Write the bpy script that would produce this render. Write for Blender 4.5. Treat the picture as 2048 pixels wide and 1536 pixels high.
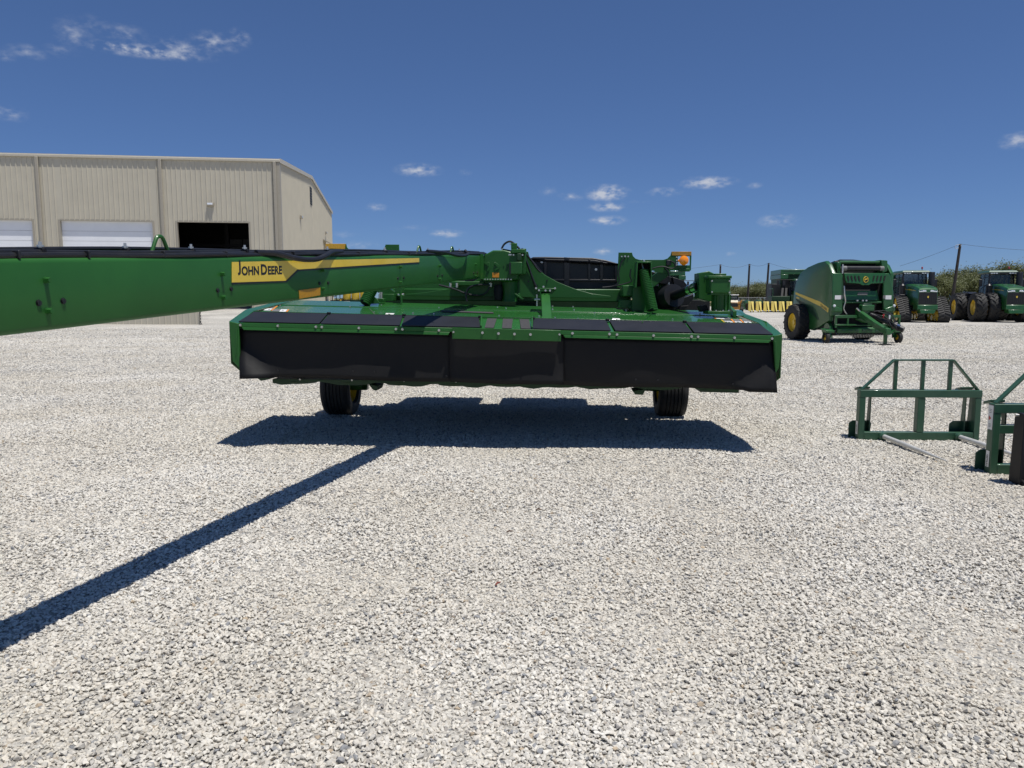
import bpy, bmesh, math, random
from mathutils import Vector, Matrix, Euler
R = math.radians
rnd = random.Random(7)
scene = bpy.context.scene
for o in list(bpy.data.objects): bpy.data.objects.remove(o)
COL = scene.collection

# ------------------------------------------------------------------ camera
F, CAMH, HZ = 1480.0, 1.62, 597.0            # focal length in photo pixels, eye height, horizon row
PITCH = math.atan((768 - HZ) / F)
cd = bpy.data.cameras.new('camera'); cam = bpy.data.objects.new('camera', cd); COL.objects.link(cam)
cd.sensor_width = 36; cd.lens = 36 * F / 2048; cd.clip_end = 3000; cd.clip_start = 0.05
cam.location = (0, 0, CAMH); cam.rotation_euler = (math.pi / 2 - PITCH, 0, 0)
scene.camera = cam
scene.render.resolution_x, scene.render.resolution_y = 1024, 768
scene.render.engine = 'CYCLES'
scene.cycles.max_bounces = 6; scene.cycles.diffuse_bounces = 3; scene.cycles.glossy_bounces = 3; scene.cycles.transparent_max_bounces = 8; scene.cycles.caustics_reflective = False; scene.cycles.caustics_refractive = False
cp, sp = math.cos(PITCH), math.sin(PITCH)
CAM = Vector((0, 0, CAMH))
def ray(x, y):
    u = (x - 1024) / F; v = (y - 768) / F
    return Vector((u, cp - v * sp, -sp - v * cp))
def hit(x, y, p, n):                          # pixel ray meets the plane through p with normal n
    r = ray(x, y); return CAM + r * ((p - CAM).dot(n) / r.dot(n))
def aty(x, y, Y): return hit(x, y, Vector((0, Y, 0)), Vector((0, 1, 0)))
def gnd(x, y, z=0.0): return hit(x, y, Vector((0, 0, z)), Vector((0, 0, 1)))

# ------------------------------------------------------------------ world, sun, exposure
SUNV = Vector((0.215, -0.175, 1.0)).normalized()
ELEV = math.asin(SUNV.z); AZ = math.atan2(SUNV.x, SUNV.y)
w = bpy.data.worlds.new('World'); scene.world = w; w.use_nodes = True
w.cycles.sampling_method = 'MANUAL'; w.cycles.sample_map_resolution = 256
nt = w.node_tree; N = nt.nodes; L = nt.links
bg = N['Background']; bg.inputs['Strength'].default_value = 0.1
sky = N.new('ShaderNodeTexSky'); sky.sky_type = 'NISHITA'; sky.sun_disc = False
sky.sun_elevation = ELEV; sky.sun_rotation = AZ; sky.altitude = 3000; sky.air_density = 1.0; sky.dust_density = 2.0; sky.ozone_density = 3.0
tc = N.new('ShaderNodeTexCoord')
def mth(op, a, b=None, c=None):
    n = N.new('ShaderNodeMath'); n.operation = op
    for i, v in enumerate((a, b, c)):
        if v is None: continue
        if isinstance(v, (int, float)): n.inputs[i].default_value = v
        else: L.new(v, n.inputs[i])
    return n.outputs[0]
CLOUDS = [  # centre pixel, half width, half height, strength
 (285,101,95,11,1.0),(360,95,50,16,.6),(245,70,42,18,.45),(430,85,40,18,.6),(478,75,20,18,.55),(150,70,34,26,.42),(120,100,30,12,.35),(190,50,24,16,.4),(55,104,30,12,.42),(12,112,16,10,.4),(12,226,30,13,.55),
 (838,340,42,12,.9),(930,345,16,8,.3),(752,415,20,9,.55),(893,467,34,8,.8),(715,490,50,12,.45),(690,470,30,10,.3),
 (1215,386,40,15,1.1),(1142,393,26,9,.5),(1097,383,20,11,.3),(1216,414,38,9,.9),(1217,441,34,9,.9),(1278,404,24,6,.35),
 (1330,384,32,9,.75),(1410,365,54,11,.95),(1508,371,15,6,.45),(1560,441,36,13,.7),(2036,282,26,14,.7),(1208,503,22,7,.7),(1462,508,10,6,.5),(820,455,40,8,.25)]
rs = random.Random(3)
def cloud_dir(px, py):
    return ray(px, py).normalized()
cl = [(cloud_dir(a, b), c * 1.1 / F, d * 1.1 / F, e) for a, b, c, d, e in CLOUDS]
for i in range(10):                            # the same scattered fair-weather clouds go on all round
    a = rs.uniform(R(55), R(305)); el = R(rs.uniform(3, 26))
    cl.append((Vector((math.sin(a) * math.cos(el), math.cos(a) * math.cos(el), math.sin(el))), rs.uniform(.015, .06), rs.uniform(.006, .014), rs.uniform(.4, 1)))
nz = N.new('ShaderNodeTexNoise'); nz.inputs['Scale'].default_value = 26; nz.inputs['Detail'].default_value = 5; nz.inputs['Roughness'].default_value = .62
mpn = N.new('ShaderNodeMapping'); mpn.inputs['Scale'].default_value = (1, 1, 1.9)
L.new(tc.outputs['Generated'], mpn.inputs[0]); L.new(mpn.outputs[0], nz.inputs['Vector'])
nz2 = N.new('ShaderNodeTexNoise'); nz2.inputs['Scale'].default_value = 95; nz2.inputs['Detail'].default_value = 3
L.new(mpn.outputs[0], nz2.inputs['Vector'])
nn = mth('ADD', mth('MULTIPLY', mth('SUBTRACT', nz.outputs['Fac'], .5), 3.2), mth('MULTIPLY', mth('SUBTRACT', nz2.outputs['Fac'], .5), 2.6))
acc = None
for d, hw, hh, st in cl:
    m = N.new('ShaderNodeMapping'); m.vector_type = 'TEXTURE'
    m.inputs['Location'].default_value = d
    e1 = Vector((d.y, -d.x, 0)).normalized(); e3 = e1.cross(d).normalized()
    mat3 = Matrix((e1, d, e3)).transposed()
    m.inputs['Rotation'].default_value = mat3.to_euler()
    m.inputs['Scale'].default_value = (hw, .3, hh)
    L.new(tc.outputs['Generated'], m.inputs[0])
    ln = N.new('ShaderNodeVectorMath'); ln.operation = 'LENGTH'; L.new(m.outputs[0], ln.inputs[0])
    v = mth('MULTIPLY', mth('MAXIMUM', mth('SUBTRACT', 1.25, ln.outputs['Value']), 0.0), st)
    acc = v if acc is None else mth('MAXIMUM', acc, v)
cov = mth('MULTIPLY', acc, mth('ADD', nn, 0.85))
sm = N.new('ShaderNodeMapRange'); sm.interpolation_type = 'SMOOTHSTEP'
sm.inputs['From Min'].default_value = .06; sm.inputs['From Max'].default_value = 1.5; sm.inputs['To Max'].default_value = .85
L.new(cov, sm.inputs['Value'])
gm_ = N.new('ShaderNodeGamma'); gm_.inputs['Gamma'].default_value = .75; L.new(sky.outputs[0], gm_.inputs['Color'])
hs = N.new('ShaderNodeVectorMath'); hs.operation = 'MULTIPLY'; hs.inputs[1].default_value = (.61, .84, 1.25); L.new(gm_.outputs[0], hs.inputs[0])
mx = N.new('ShaderNodeMix'); mx.data_type = 'RGBA'
L.new(sm.outputs[0], mx.inputs['Factor']); L.new(hs.outputs[0], mx.inputs[6]); mx.inputs[7].default_value = (5.6, 5.9, 6.6, 1)
L.new(mx.outputs[2], bg.inputs['Color'])
sd = bpy.data.lights.new('sun', 'SUN'); sd.energy = 4.8; sd.angle = R(0.53); sd.color = (1, .97, .925)
sun = bpy.data.objects.new('sun', sd); COL.objects.link(sun); sun.location = (0, 0, 30)
sun.rotation_euler = SUNV.to_track_quat('Z', 'Y').to_euler()
vs = scene.view_settings; vs.view_transform = 'Standard'; vs.look = 'None'; vs.exposure = 0; vs.gamma = 1; vs.use_curve_mapping = False

# ------------------------------------------------------------------ materials
M = {}
def mat(name, col, rough=.5, metal=0, coat=0, coat_r=.05, var=0.0, vscale=6.0, bump=0.0, bscale=40.0, spec=.5, col2=None, alpha=1, trans=0, emit=None):
    m = bpy.data.materials.new(name); m.use_nodes = True; t = m.node_tree; b = t.nodes['Principled BSDF']
    b.inputs['Base Color'].default_value = (*col, 1); b.inputs['Roughness'].default_value = rough; b.inputs['Metallic'].default_value = metal
    b.inputs['Coat Weight'].default_value = coat; b.inputs['Coat Roughness'].default_value = coat_r; b.inputs['Specular IOR Level'].default_value = spec
    b.inputs['Transmission Weight'].default_value = trans; b.inputs['Alpha'].default_value = alpha
    if var or bump:
        c = t.nodes.new('ShaderNodeTexCoord')
        n = t.nodes.new('ShaderNodeTexNoise'); n.inputs['Scale'].default_value = vscale; n.inputs['Detail'].default_value = 6; n.inputs['Roughness'].default_value = .65
        t.links.new(c.outputs['Object'], n.inputs['Vector'])
        if var:
            r = t.nodes.new('ShaderNodeMapRange'); r.inputs['From Min'].default_value = .3; r.inputs['From Max'].default_value = .7
            t.links.new(n.outputs['Fac'], r.inputs['Value'])
            x = t.nodes.new('ShaderNodeMix'); x.data_type = 'RGBA'
            x.inputs[6].default_value = (*[v * (1 - var) for v in col], 1)
            x.inputs[7].default_value = (*(col2 or [min(1, v * (1 + var)) for v in col]), 1)
            t.links.new(r.outputs[0], x.inputs['Factor']); t.links.new(x.outputs[2], b.inputs['Base Color'])
            rr = t.nodes.new('ShaderNodeMapRange'); rr.inputs['To Min'].default_value = rough * .8; rr.inputs['To Max'].default_value = min(1, rough * 1.3)
            t.links.new(n.outputs['Fac'], rr.inputs['Value']); t.links.new(rr.outputs[0], b.inputs['Roughness'])
        if bump:
            n2 = t.nodes.new('ShaderNodeTexNoise'); n2.inputs['Scale'].default_value = bscale; n2.inputs['Detail'].default_value = 4
            t.links.new(c.outputs['Object'], n2.inputs['Vector'])
            bp = t.nodes.new('ShaderNodeBump'); bp.inputs['Strength'].default_value = bump; bp.inputs['Distance'].default_value = .02
            t.links.new(n2.outputs['Fac'], bp.inputs['Height']); t.links.new(bp.outputs[0], b.inputs['Normal'])
    if emit:
        b.inputs['Emission Color'].default_value = (*emit, 1); b.inputs['Emission Strength'].default_value = 1
    M[name] = m; return m
mat('green', (.020, .108, .019), .42, coat=.08, coat_r=.15, spec=.32, var=.10, vscale=3.0, bump=.012, bscale=9)
mat('deck_green', (.024, .128, .024), .25, coat=.45, coat_r=.035, var=.08, vscale=2.5, bump=.006, bscale=5)
mat('far_green', (.016, .098, .022), .34, coat=.35, coat_r=.1, var=.12, vscale=2.5)
mat('dull_green', (.026, .088, .046), .45, coat=.2, var=.14, vscale=7, col2=(.034, .098, .054))
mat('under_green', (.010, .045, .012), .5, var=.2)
mat('rubber', (.0075, .0074, .008), .62, spec=.3, col2=(.0115, .011, .011), var=.3, vscale=2.2, bump=.05, bscale=14)
mat('flap', (.009, .010, .015), .55, spec=.4, var=.22, vscale=3, bump=.03, bscale=60)
mat('tyre', (.016, .016, .0165), .7, var=.35, vscale=9, col2=(.030, .029, .027), bump=.1, bscale=50)
mat('hose', (.012, .012, .013), .42, var=.25, vscale=12)
mat('black_plastic', (.011, .011, .0125), .42, var=.2, vscale=5, bump=.02, bscale=90)
mat('black_paint', (.006, .006, .008), .5, spec=.3, coat=.0, var=.2)
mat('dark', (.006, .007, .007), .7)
mat('grip', (.045, .043, .045), .9, var=.25, vscale=40, bump=.25, bscale=220)
mat('yellow', (.70, .50, .045), .4, coat=.3, var=.06)
mat('pale_yellow', (.72, .58, .16), .5, var=.1)
mat('yellow_paint', (.68, .46, .03), .4, coat=.4, var=.08)
mat('decal_black', (.008, .008, .009), .4)
mat('amber', (.42, .21, .012), .35, coat=.3, var=.18, vscale=70)
mat('amber_bright', (.75, .36, .01), .3, coat=.5, var=.45, vscale=120)
mat('orange_decal', (.75, .27, .02), .35, var=.25, vscale=120)
mat('lens', (.90, .27, .01), .12, coat=.8, var=.15, vscale=40, emit=(.10, .025, 0))
mat('zinc', (.62, .60, .55), .32, metal=.9, var=.15, vscale=30)
mat('steel', (.58, .57, .54), .38, metal=.8, var=.12, vscale=14)
mat('silver_rod', (.60, .59, .56), .45, metal=.35, var=.1, vscale=9)
mat('chrome', (.75, .75, .76), .12, metal=1)
mat('white_decal', (.80, .79, .76), .4)
mat('grey_decal', (.16, .16, .15), .5, var=.3, vscale=80)
mat('scrap', (.20, .05, .03), .6)
mat('red', (.45, .02, .02), .35, coat=.3)
mat('tan', (.53, .485, .378), .5, coat=.1, var=.05, vscale=.8)
mat('dim_pane', (.10, .105, .11), .4)
mat('tan_trim', (.37, .335, .265), .45, var=.05)
mat('tan_gutter', (.52, .475, .38), .45, var=.05)
mat('white_door', (.86, .87, .88), .45, var=.03, vscale=1)
mat('concrete', (.42, .40, .36), .9, var=.15, vscale=.8)
mat('grille', (.010, .011, .011), .5, var=.3, vscale=20)
mat('glass', (.05, .075, .085), .03, spec=.8, alpha=.45)
mat('lamp_glass', (.75, .78, .80), .15, coat=.6)
mat('skid_orange', (.62, .30, .055), .45, var=.1)
mat('cream', (.68, .62, .48), .5)
mat('pole', (.035, .028, .024), .85, var=.3, vscale=3)
mat('wire', (.03, .03, .032), .6)
mat('galv', (.42, .43, .43), .5, metal=.1)
mat('bark', (.075, .058, .042), .9, var=.3, vscale=5, bump=.4, bscale=12)
mat('twig', (.09, .05, .03), .8)
mat('wood', (.22, .20, .17), .85, var=.3, vscale=6)

def leaf_mat(name, a, b):
    m = bpy.data.materials.new(name); m.use_nodes = True; t = m.node_tree; p = t.nodes['Principled BSDF']
    g = t.nodes.new('ShaderNodeNewGeometry'); n = t.nodes.new('ShaderNodeTexNoise'); n.inputs['Scale'].default_value = 1.3; n.inputs['Detail'].default_value = 3
    t.links.new(g.outputs['Position'], n.inputs['Vector'])
    ad = t.nodes.new('ShaderNodeMath'); ad.operation = 'ADD'; t.links.new(g.outputs['Random Per Island'], ad.inputs[0]); t.links.new(n.outputs['Fac'], ad.inputs[1])
    mr = t.nodes.new('ShaderNodeMapRange'); mr.inputs['From Min'].default_value = .4; mr.inputs['From Max'].default_value = 1.5; t.links.new(ad.outputs[0], mr.inputs['Value'])
    x = t.nodes.new('ShaderNodeMix'); x.data_type = 'RGBA'; x.inputs[6].default_value = (*a, 1); x.inputs[7].default_value = (*b, 1)
    t.links.new(mr.outputs[0], x.inputs['Factor']); t.links.new(x.outputs[2], p.inputs['Base Color'])
    p.inputs['Roughness'].default_value = .55
    tr = t.nodes.new('ShaderNodeBsdfTranslucent'); t.links.new(x.outputs[2], tr.inputs['Color'])
    ms = t.nodes.new('ShaderNodeMixShader'); ms.inputs[0].default_value = .3
    t.links.new(p.outputs[0], ms.inputs[1]); t.links.new(tr.outputs[0], ms.inputs[2]); t.links.new(ms.outputs[0], t.nodes['Material Output'].inputs[0])
    M[name] = m
leaf_mat('leaf', (.062, .078, .026), (.165, .18, .065))

# ------------------------------------------------------------------ mesh helpers
def link(name, me, m, parent=None, smooth=True, bevel=0):
    o = bpy.data.objects.new(name, me); COL.objects.link(o)
    if m: 
        if not me.materials: me.materials.append(M[m])
    if parent: o.parent = parent
    if bevel:
        b = o.modifiers.new('bevel', 'BEVEL'); b.width = bevel; b.segments = 2; b.limit_method = 'ANGLE'; b.angle_limit = R(40)
    return o
class MB:
    def __init__(s): s.v = []; s.f = []
    def add(s, vs, fs):
        k = len(s.v); s.v += [Vector(p) for p in vs]; s.f += [tuple(i + k for i in f) for f in fs]; return s
    def box(s, c, d, rot=None):
        c = Vector(c); m = (rot if isinstance(rot, Matrix) else Euler(rot).to_matrix()) if rot is not None else Matrix.Identity(3)
        p = [c + m @ Vector((x * d[0] / 2, y * d[1] / 2, z * d[2] / 2)) for x in (-1, 1) for y in (-1, 1) for z in (-1, 1)]
        return s.add(p, [(0, 1, 3, 2), (4, 6, 7, 5), (0, 4, 5, 1), (2, 3, 7, 6), (0, 2, 6, 4), (1, 5, 7, 3)])
    def bb(s, x0, x1, y0, y1, z0, z1): return s.box(((x0 + x1) / 2, (y0 + y1) / 2, (z0 + z1) / 2), (x1 - x0, y1 - y0, z1 - z0))
    def prism(s, pts, vec):
        pts = [Vector(p) for p in pts]; vec = Vector(vec); n = len(pts)
        fs = [tuple(range(n)), tuple(range(2 * n - 1, n - 1, -1))] + [(i, i + n, (i + 1) % n + n, (i + 1) % n) for i in range(n)]
        return s.add(pts + [p + vec for p in pts], fs)
    def loft(s, rings, cap=True):
        n = len(rings[0]); vs = [p for r in rings for p in r]; fs = []
        for k in range(len(rings) - 1):
            for i in range(n):
                j = (i + 1) % n; fs.append((k * n + i, k * n + j, (k + 1) * n + j, (k + 1) * n + i))
        if cap: fs += [tuple(range(n - 1, -1, -1)), tuple(range((len(rings) - 1) * n, len(rings) * n))]
        return s.add(vs, fs)
    def tube(s, path, r, n=8, closed=False):
        path = [Vector(p) for p in path]; rings = []; up = None
        rr = r if isinstance(r, (list, tuple)) else [r] * len(path)
        for i, p in enumerate(path):
            a = path[max(i - 1, 0)]; b = path[min(i + 1, len(path) - 1)]
            if closed: a = path[i - 1]; b = path[(i + 1) % len(path)]
            t = (b - a).normalized()
            if up is None: up = Vector((0, 0, 1)) if abs(t.z) < .9 else Vector((1, 0, 0))
            x = t.cross(up).normalized(); y = x.cross(t).normalized(); up = y
            rings.append([p + x * math.cos(2 * math.pi * k / n) * rr[i] + y * math.sin(2 * math.pi * k / n) * rr[i] for k in range(n)])
        if closed: rings.append(rings[0]); return s.loft(rings, False)
        return s.loft(rings)
    def cyl(s, a, b, r, r2=None, n=14): return s.tube([a, b], [r, r if r2 is None else r2], n)
    def lathe(s, c, axis, prof, n=28):            # prof: (along axis, radius)
        c = Vector(c); ax = Vector(axis).normalized(); u = ax.cross(Vector((0, 0, 1)) if abs(ax.z) < .9 else Vector((1, 0, 0))).normalized(); v = ax.cross(u)
        rings = [[c + ax * a + (u * math.cos(2 * math.pi * k / n) + v * math.sin(2 * math.pi * k / n)) * r for k in range(n)] for a, r in prof]
        return s.loft(rings, False)
    def mesh(s, off=None):
        me = bpy.data.meshes.new('mesh'); o = Vector(off) if off is not None else Vector()
        me.from_pydata([p - o for p in s.v], [], s.f)
        bm = bmesh.new(); bm.from_mesh(me); bmesh.ops.recalc_face_normals(bm, faces=bm.faces); bm.to_mesh(me); bm.free()
        for p in me.polygons: p.use_smooth = True
        me.set_sharp_from_angle(angle=R(32)); return me
    def build(s, name, m, parent=None, off=None, bevel=0):
        if off is None and parent is not None and 'off' in parent: off = Vector(parent['off'])
        return link(name, s.mesh(off), m, parent, bevel=bevel)
OFFS = {}
def empty(name, loc=(0, 0, 0), rz=0, label=None, cat=None, group=None):
    o = bpy.data.objects.new(name, None); COL.objects.link(o); o.location = loc; o.rotation_euler.z = rz; o.empty_display_size = .3
    tag(o, label, cat, group); return o
def tag(o, label=None, cat=None, group=None, kind=None):
    for k, v in (('label', label), ('category', cat), ('group', group), ('kind', kind)):
        if v: o[k] = v
    return o
def copy_tree(o, parent=None):
    c = o.copy(); COL.objects.link(c); c.parent = parent
    for ch in list(o.children): copy_tree(ch, c)
    return c
def text_mb(body, size, origin, ex, ey, push=0.002, bold=.0, sx=1.0):
    """lettering as flat mesh: origin = lower-left, ex along the line, ey upwards (unit vectors)"""
    cu = bpy.data.curves.new('t', 'FONT'); cu.body = body; cu.size = size; cu.offset = bold; cu.fill_mode = 'FRONT'; cu.resolution_u = 3
    ob = bpy.data.objects.new('t', cu); COL.objects.link(ob)
    bpy.context.view_layer.update()
    me = bpy.data.meshes.new_from_object(ob.evaluated_get(bpy.context.evaluated_depsgraph_get()))
    ex = Vector(ex).normalized(); ey = Vector(ey).normalized(); nrm = ex.cross(ey)
    b = MB(); b.add([Vector(origin) + ex * v.co.x * sx + ey * v.co.y + nrm * push for v in me.vertices], [tuple(p.vertices) for p in me.polygons])
    xs = [v.co.x for v in me.vertices]; wdt = (max(xs) - min(xs)) * sx if xs else 0
    bpy.data.objects.remove(ob); bpy.data.curves.remove(cu); bpy.data.meshes.remove(me)
    return b, wdt
def smooth_path(pts, k=6):
    pts = [Vector(p) for p in pts]; out = []
    for i in range(len(pts) - 1):
        p0 = pts[max(i - 1, 0)]; p1 = pts[i]; p2 = pts[i + 1]; p3 = pts[min(i + 2, len(pts) - 1)]
        for j in range(k):
            t = j / k
            out.append(.5 * ((2 * p1) + (p2 - p0) * t + (2 * p0 - 5 * p1 + 4 * p2 - p3) * t * t + (-p0 + 3 * p1 - 3 * p2 + p3) * t ** 3))
    return out + [pts[-1]]

# ------------------------------------------------------------------ ground
def sstep(a, b, x):
    t = min(1, max(0, (x - a) / (b - a))); return t * t * (3 - 2 * t)
def gz(x, y):                                   # the yard rises gently towards the shed at the back left
    return min(1.22, .0375 * max(0, y - 40)) * sstep(8, -10, x - .02 * y)
def axis_vals(vals):
    return sorted(vals)
xs = [-900, -500, -300, -200] + [i * 8 for i in range(-18, 19)] + [200, 300, 500, 900]
ys = [-300, -120, -50] + [-20 + i * 5 for i in range(0, 34)] + [160, 180, 210, 260, 330, 450, 700, 1100, 2000]
g = MB()
for y in ys:
    for x in xs: g.v.append(Vector((x, y, gz(x, y))))
nx = len(xs)
for j in range(len(ys) - 1):
    for i in range(nx - 1): g.f.append((j * nx + i, j * nx + i + 1, (j + 1) * nx + i + 1, (j + 1) * nx + i))
m = bpy.data.materials.new('gravel_ground'); m.use_nodes = True; t = m.node_tree; b = t.nodes['Principled BSDF']; M['gravel_ground'] = m
b.inputs['Roughness'].default_value = .95; b.inputs['Specular IOR Level'].default_value = .1
ge = t.nodes.new('ShaderNodeNewGeometry')
def nd(ty, **k):
    n = t.nodes.new(ty)
    for a, v in k.items():
        if hasattr(n, a): setattr(n, a, v)
        else: n.inputs[a].default_value = v
    return n
v1 = nd('ShaderNodeTexVoronoi', Scale=52.0); t.links.new(ge.outputs['Position'], v1.inputs['Vector'])
v2 = nd('ShaderNodeTexVoronoi', Scale=52.0, feature='DISTANCE_TO_EDGE'); t.links.new(ge.outputs['Position'], v2.inputs['Vector'])
sx_ = nd('ShaderNodeSeparateColor'); t.links.new(v1.outputs['Color'], sx_.inputs[0])
cr = nd('ShaderNodeValToRGB'); t.links.new(sx_.outputs[0], cr.inputs[0]); ramp = cr.color_ramp
STONES = [(0, (.54, .51, .455)), (.22, (.70, .67, .60)), (.50, (.62, .59, .525)), (.66, (.51, .488, .44)), (.78, (.67, .62, .535)), (.90, (.52, .495, .445)), (.945, (.27, .275, .28)), (.972, (.30, .30, .30)), (1.0, (.46, .375, .27))]
ramp.elements[0].position = 0; ramp.elements[0].color = (*STONES[0][1], 1); ramp.elements[1].position = 1; ramp.elements[1].color = (*STONES[-1][1], 1)
for p_, c_ in STONES[1:-1]:
    e = ramp.elements.new(p_); e.color = (*c_, 1)
edge = nd('ShaderNodeMapRange', **{'From Max': .008, 'To Min': .5, 'To Max': 1.0}); t.links.new(v2.outputs['Distance'], edge.inputs['Value'])  # shade in the gaps between stones, painted into the ground colour
mlt = nd('ShaderNodeMix', data_type='RGBA', blend_type='MULTIPLY'); mlt.inputs['Factor'].default_value = 1
t.links.new(cr.outputs[0], mlt.inputs[6]); t.links.new(edge.outputs[0], mlt.inputs[7])
nl = nd('ShaderNodeTexNoise', Scale=.35, Detail=5.0); t.links.new(ge.outputs['Position'], nl.inputs['Vector'])
nf = nd('ShaderNodeTexNoise', Scale=9.0, Detail=8.0, Roughness=.75); t.links.new(ge.outputs['Position'], nf.inputs['Vector'])
na = nd('ShaderNodeMath', operation='MULTIPLY_ADD'); na.inputs[1].default_value = 1.6; t.links.new(nf.outputs['Fac'], na.inputs[0]); t.links.new(nl.outputs['Fac'], na.inputs[2])
lr = nd('ShaderNodeMapRange', clamp=False, **{'From Min': .85, 'From Max': 1.75, 'To Min': .42, 'To Max': 1.08}); t.links.new(na.outputs[0], lr.inputs['Value'])  # uneven tone, darkened on average to stand in for the stones' self-shadowing
ml2 = nd('ShaderNodeMix', data_type='RGBA', blend_type='MULTIPLY'); ml2.inputs['Factor'].default_value = 1
t.links.new(mlt.outputs[2], ml2.inputs[6]); t.links.new(lr.outputs[0], ml2.inputs[7])
# dry grass beyond the yard
sp_ = nd('ShaderNodeSeparateXYZ'); t.links.new(ge.outputs['Position'], sp_.inputs[0])
ng = nd('ShaderNodeTexNoise', Scale=.05, Detail=4.0); t.links.new(ge.outputs['Position'], ng.inputs['Vector'])
ma = nd('ShaderNodeMath', operation='MULTIPLY_ADD'); ma.inputs[1].default_value = 40; t.links.new(ng.outputs['Fac'], ma.inputs[0]); t.links.new(sp_.outputs['Y'], ma.inputs[2])
gr_ = nd('ShaderNodeMapRange', **{'From Min': 175.0, 'From Max': 195.0}); t.links.new(ma.outputs[0], gr_.inputs['Value'])
mg = nd('ShaderNodeMix', data_type='RGBA'); t.links.new(gr_.outputs[0], mg.inputs['Factor']); t.links.new(ml2.outputs[2], mg.inputs[6]); mg.inputs[7].default_value = (.19, .165, .09, 1)
t.links.new(mg.outputs[2], b.inputs['Base Color'])
bp_ = nd('ShaderNodeBump', Strength=.9, Distance=.02); t.links.new(v2.outputs['Distance'], bp_.inputs['Height']); t.links.new(bp_.outputs[0], b.inputs['Normal'])
ground = g.build('ground', 'gravel_ground'); tag(ground, 'pale crushed limestone yard surface reaching to the trees', 'ground', kind='structure')
for p in ground.data.polygons: p.use_smooth = False

# loose stones: one gravel object, real geometry from geometry nodes
m = bpy.data.materials.new('gravel_stone'); m.use_nodes = True; t = m.node_tree; b = t.nodes['Principled BSDF']; M['gravel_stone'] = m
b.inputs['Roughness'].default_value = .9; b.inputs['Specular IOR Level'].default_value = .2
at_ = nd('ShaderNodeAttribute', attribute_type='INSTANCER', attribute_name='rnd')
cr2 = nd('ShaderNodeValToRGB'); ramp = cr2.color_ramp; t.links.new(at_.outputs['Fac'], cr2.inputs[0])
ramp.elements[0].position = 0; ramp.elements[0].color = (*STONES[0][1], 1); ramp.elements[1].position = 1; ramp.elements[1].color = (*STONES[-1][1], 1)
for p_, c_ in STONES[1:-1]:
    e = ramp.elements.new(p_); e.color = (*c_, 1)
ge = nd('ShaderNodeNewGeometry'); ns = nd('ShaderNodeTexNoise', Scale=90.0, Detail=4.0); t.links.new(ge.outputs['Position'], ns.inputs['Vector'])
mr_ = nd('ShaderNodeMapRange', **{'From Min': .3, 'From Max': .7, 'To Min': .85, 'To Max': 1.08}); t.links.new(ns.outputs['Fac'], mr_.inputs['Value'])
mm = nd('ShaderNodeMix', data_type='RGBA', blend_type='MULTIPLY'); mm.inputs['Factor'].default_value = 1; t.links.new(cr2.outputs[0], mm.inputs[6]); t.links.new(mr_.outputs[0], mm.inputs[7])
npz = nd('ShaderNodeTexNoise', Scale=.55, Detail=4.0); t.links.new(ge.outputs['Position'], npz.inputs['Vector'])
mpz = nd('ShaderNodeMapRange', **{'From Min': .35, 'From Max': .65}); t.links.new(npz.outputs['Fac'], mpz.inputs['Value'])
cpz = nd('ShaderNodeMix', data_type='RGBA'); cpz.inputs[6].default_value = (.92, .90, .86, 1); cpz.inputs[7].default_value = (1.04, 1.04, 1.04, 1); t.links.new(mpz.outputs[0], cpz.inputs['Factor'])
mm2 = nd('ShaderNodeMix', data_type='RGBA', blend_type='MULTIPLY'); mm2.inputs['Factor'].default_value = 1; t.links.new(mm.outputs[2], mm2.inputs[6]); t.links.new(cpz.outputs[2], mm2.inputs[7])
t.links.new(mm2.outputs[2], b.inputs['Base Color'])

gt = bpy.data.node_groups.new('gravel_nodes', 'GeometryNodeTree')
gt.interface.new_socket('Geometry', in_out='INPUT', socket_type='NodeSocketGeometry'); gt.interface.new_socket('Geometry', in_out='OUTPUT', socket_type='NodeSocketGeometry')
gn = gt.nodes; gl = gt.links
def G(ty, **k):
    n = gn.new(ty)
    for a, v in k.items():
        if hasattr(n, a): setattr(n, a, v)
        else: n.inputs[a].default_value = v
    return n
gi = G('NodeGroupInput'); go = G('NodeGroupOutput')
def rv(lo, hi, seed, ty='FLOAT'):
    n = G('FunctionNodeRandomValue', data_type=ty)
    socks = [s for s in n.inputs if s.enabled]
    for s_ in n.inputs:
        if s_.name == 'Min' and s_.type == ('VECTOR' if ty == 'FLOAT_VECTOR' else 'VALUE'): s_.default_value = lo
        if s_.name == 'Max' and s_.type == ('VECTOR' if ty == 'FLOAT_VECTOR' else 'VALUE'): s_.default_value = hi
        if s_.name == 'Seed': s_.default_value = seed
    return [o for o in n.outputs if o.type == ('VECTOR' if ty == 'FLOAT_VECTOR' else 'VALUE')][0]
join = G('GeometryNodeJoinGeometry')
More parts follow.
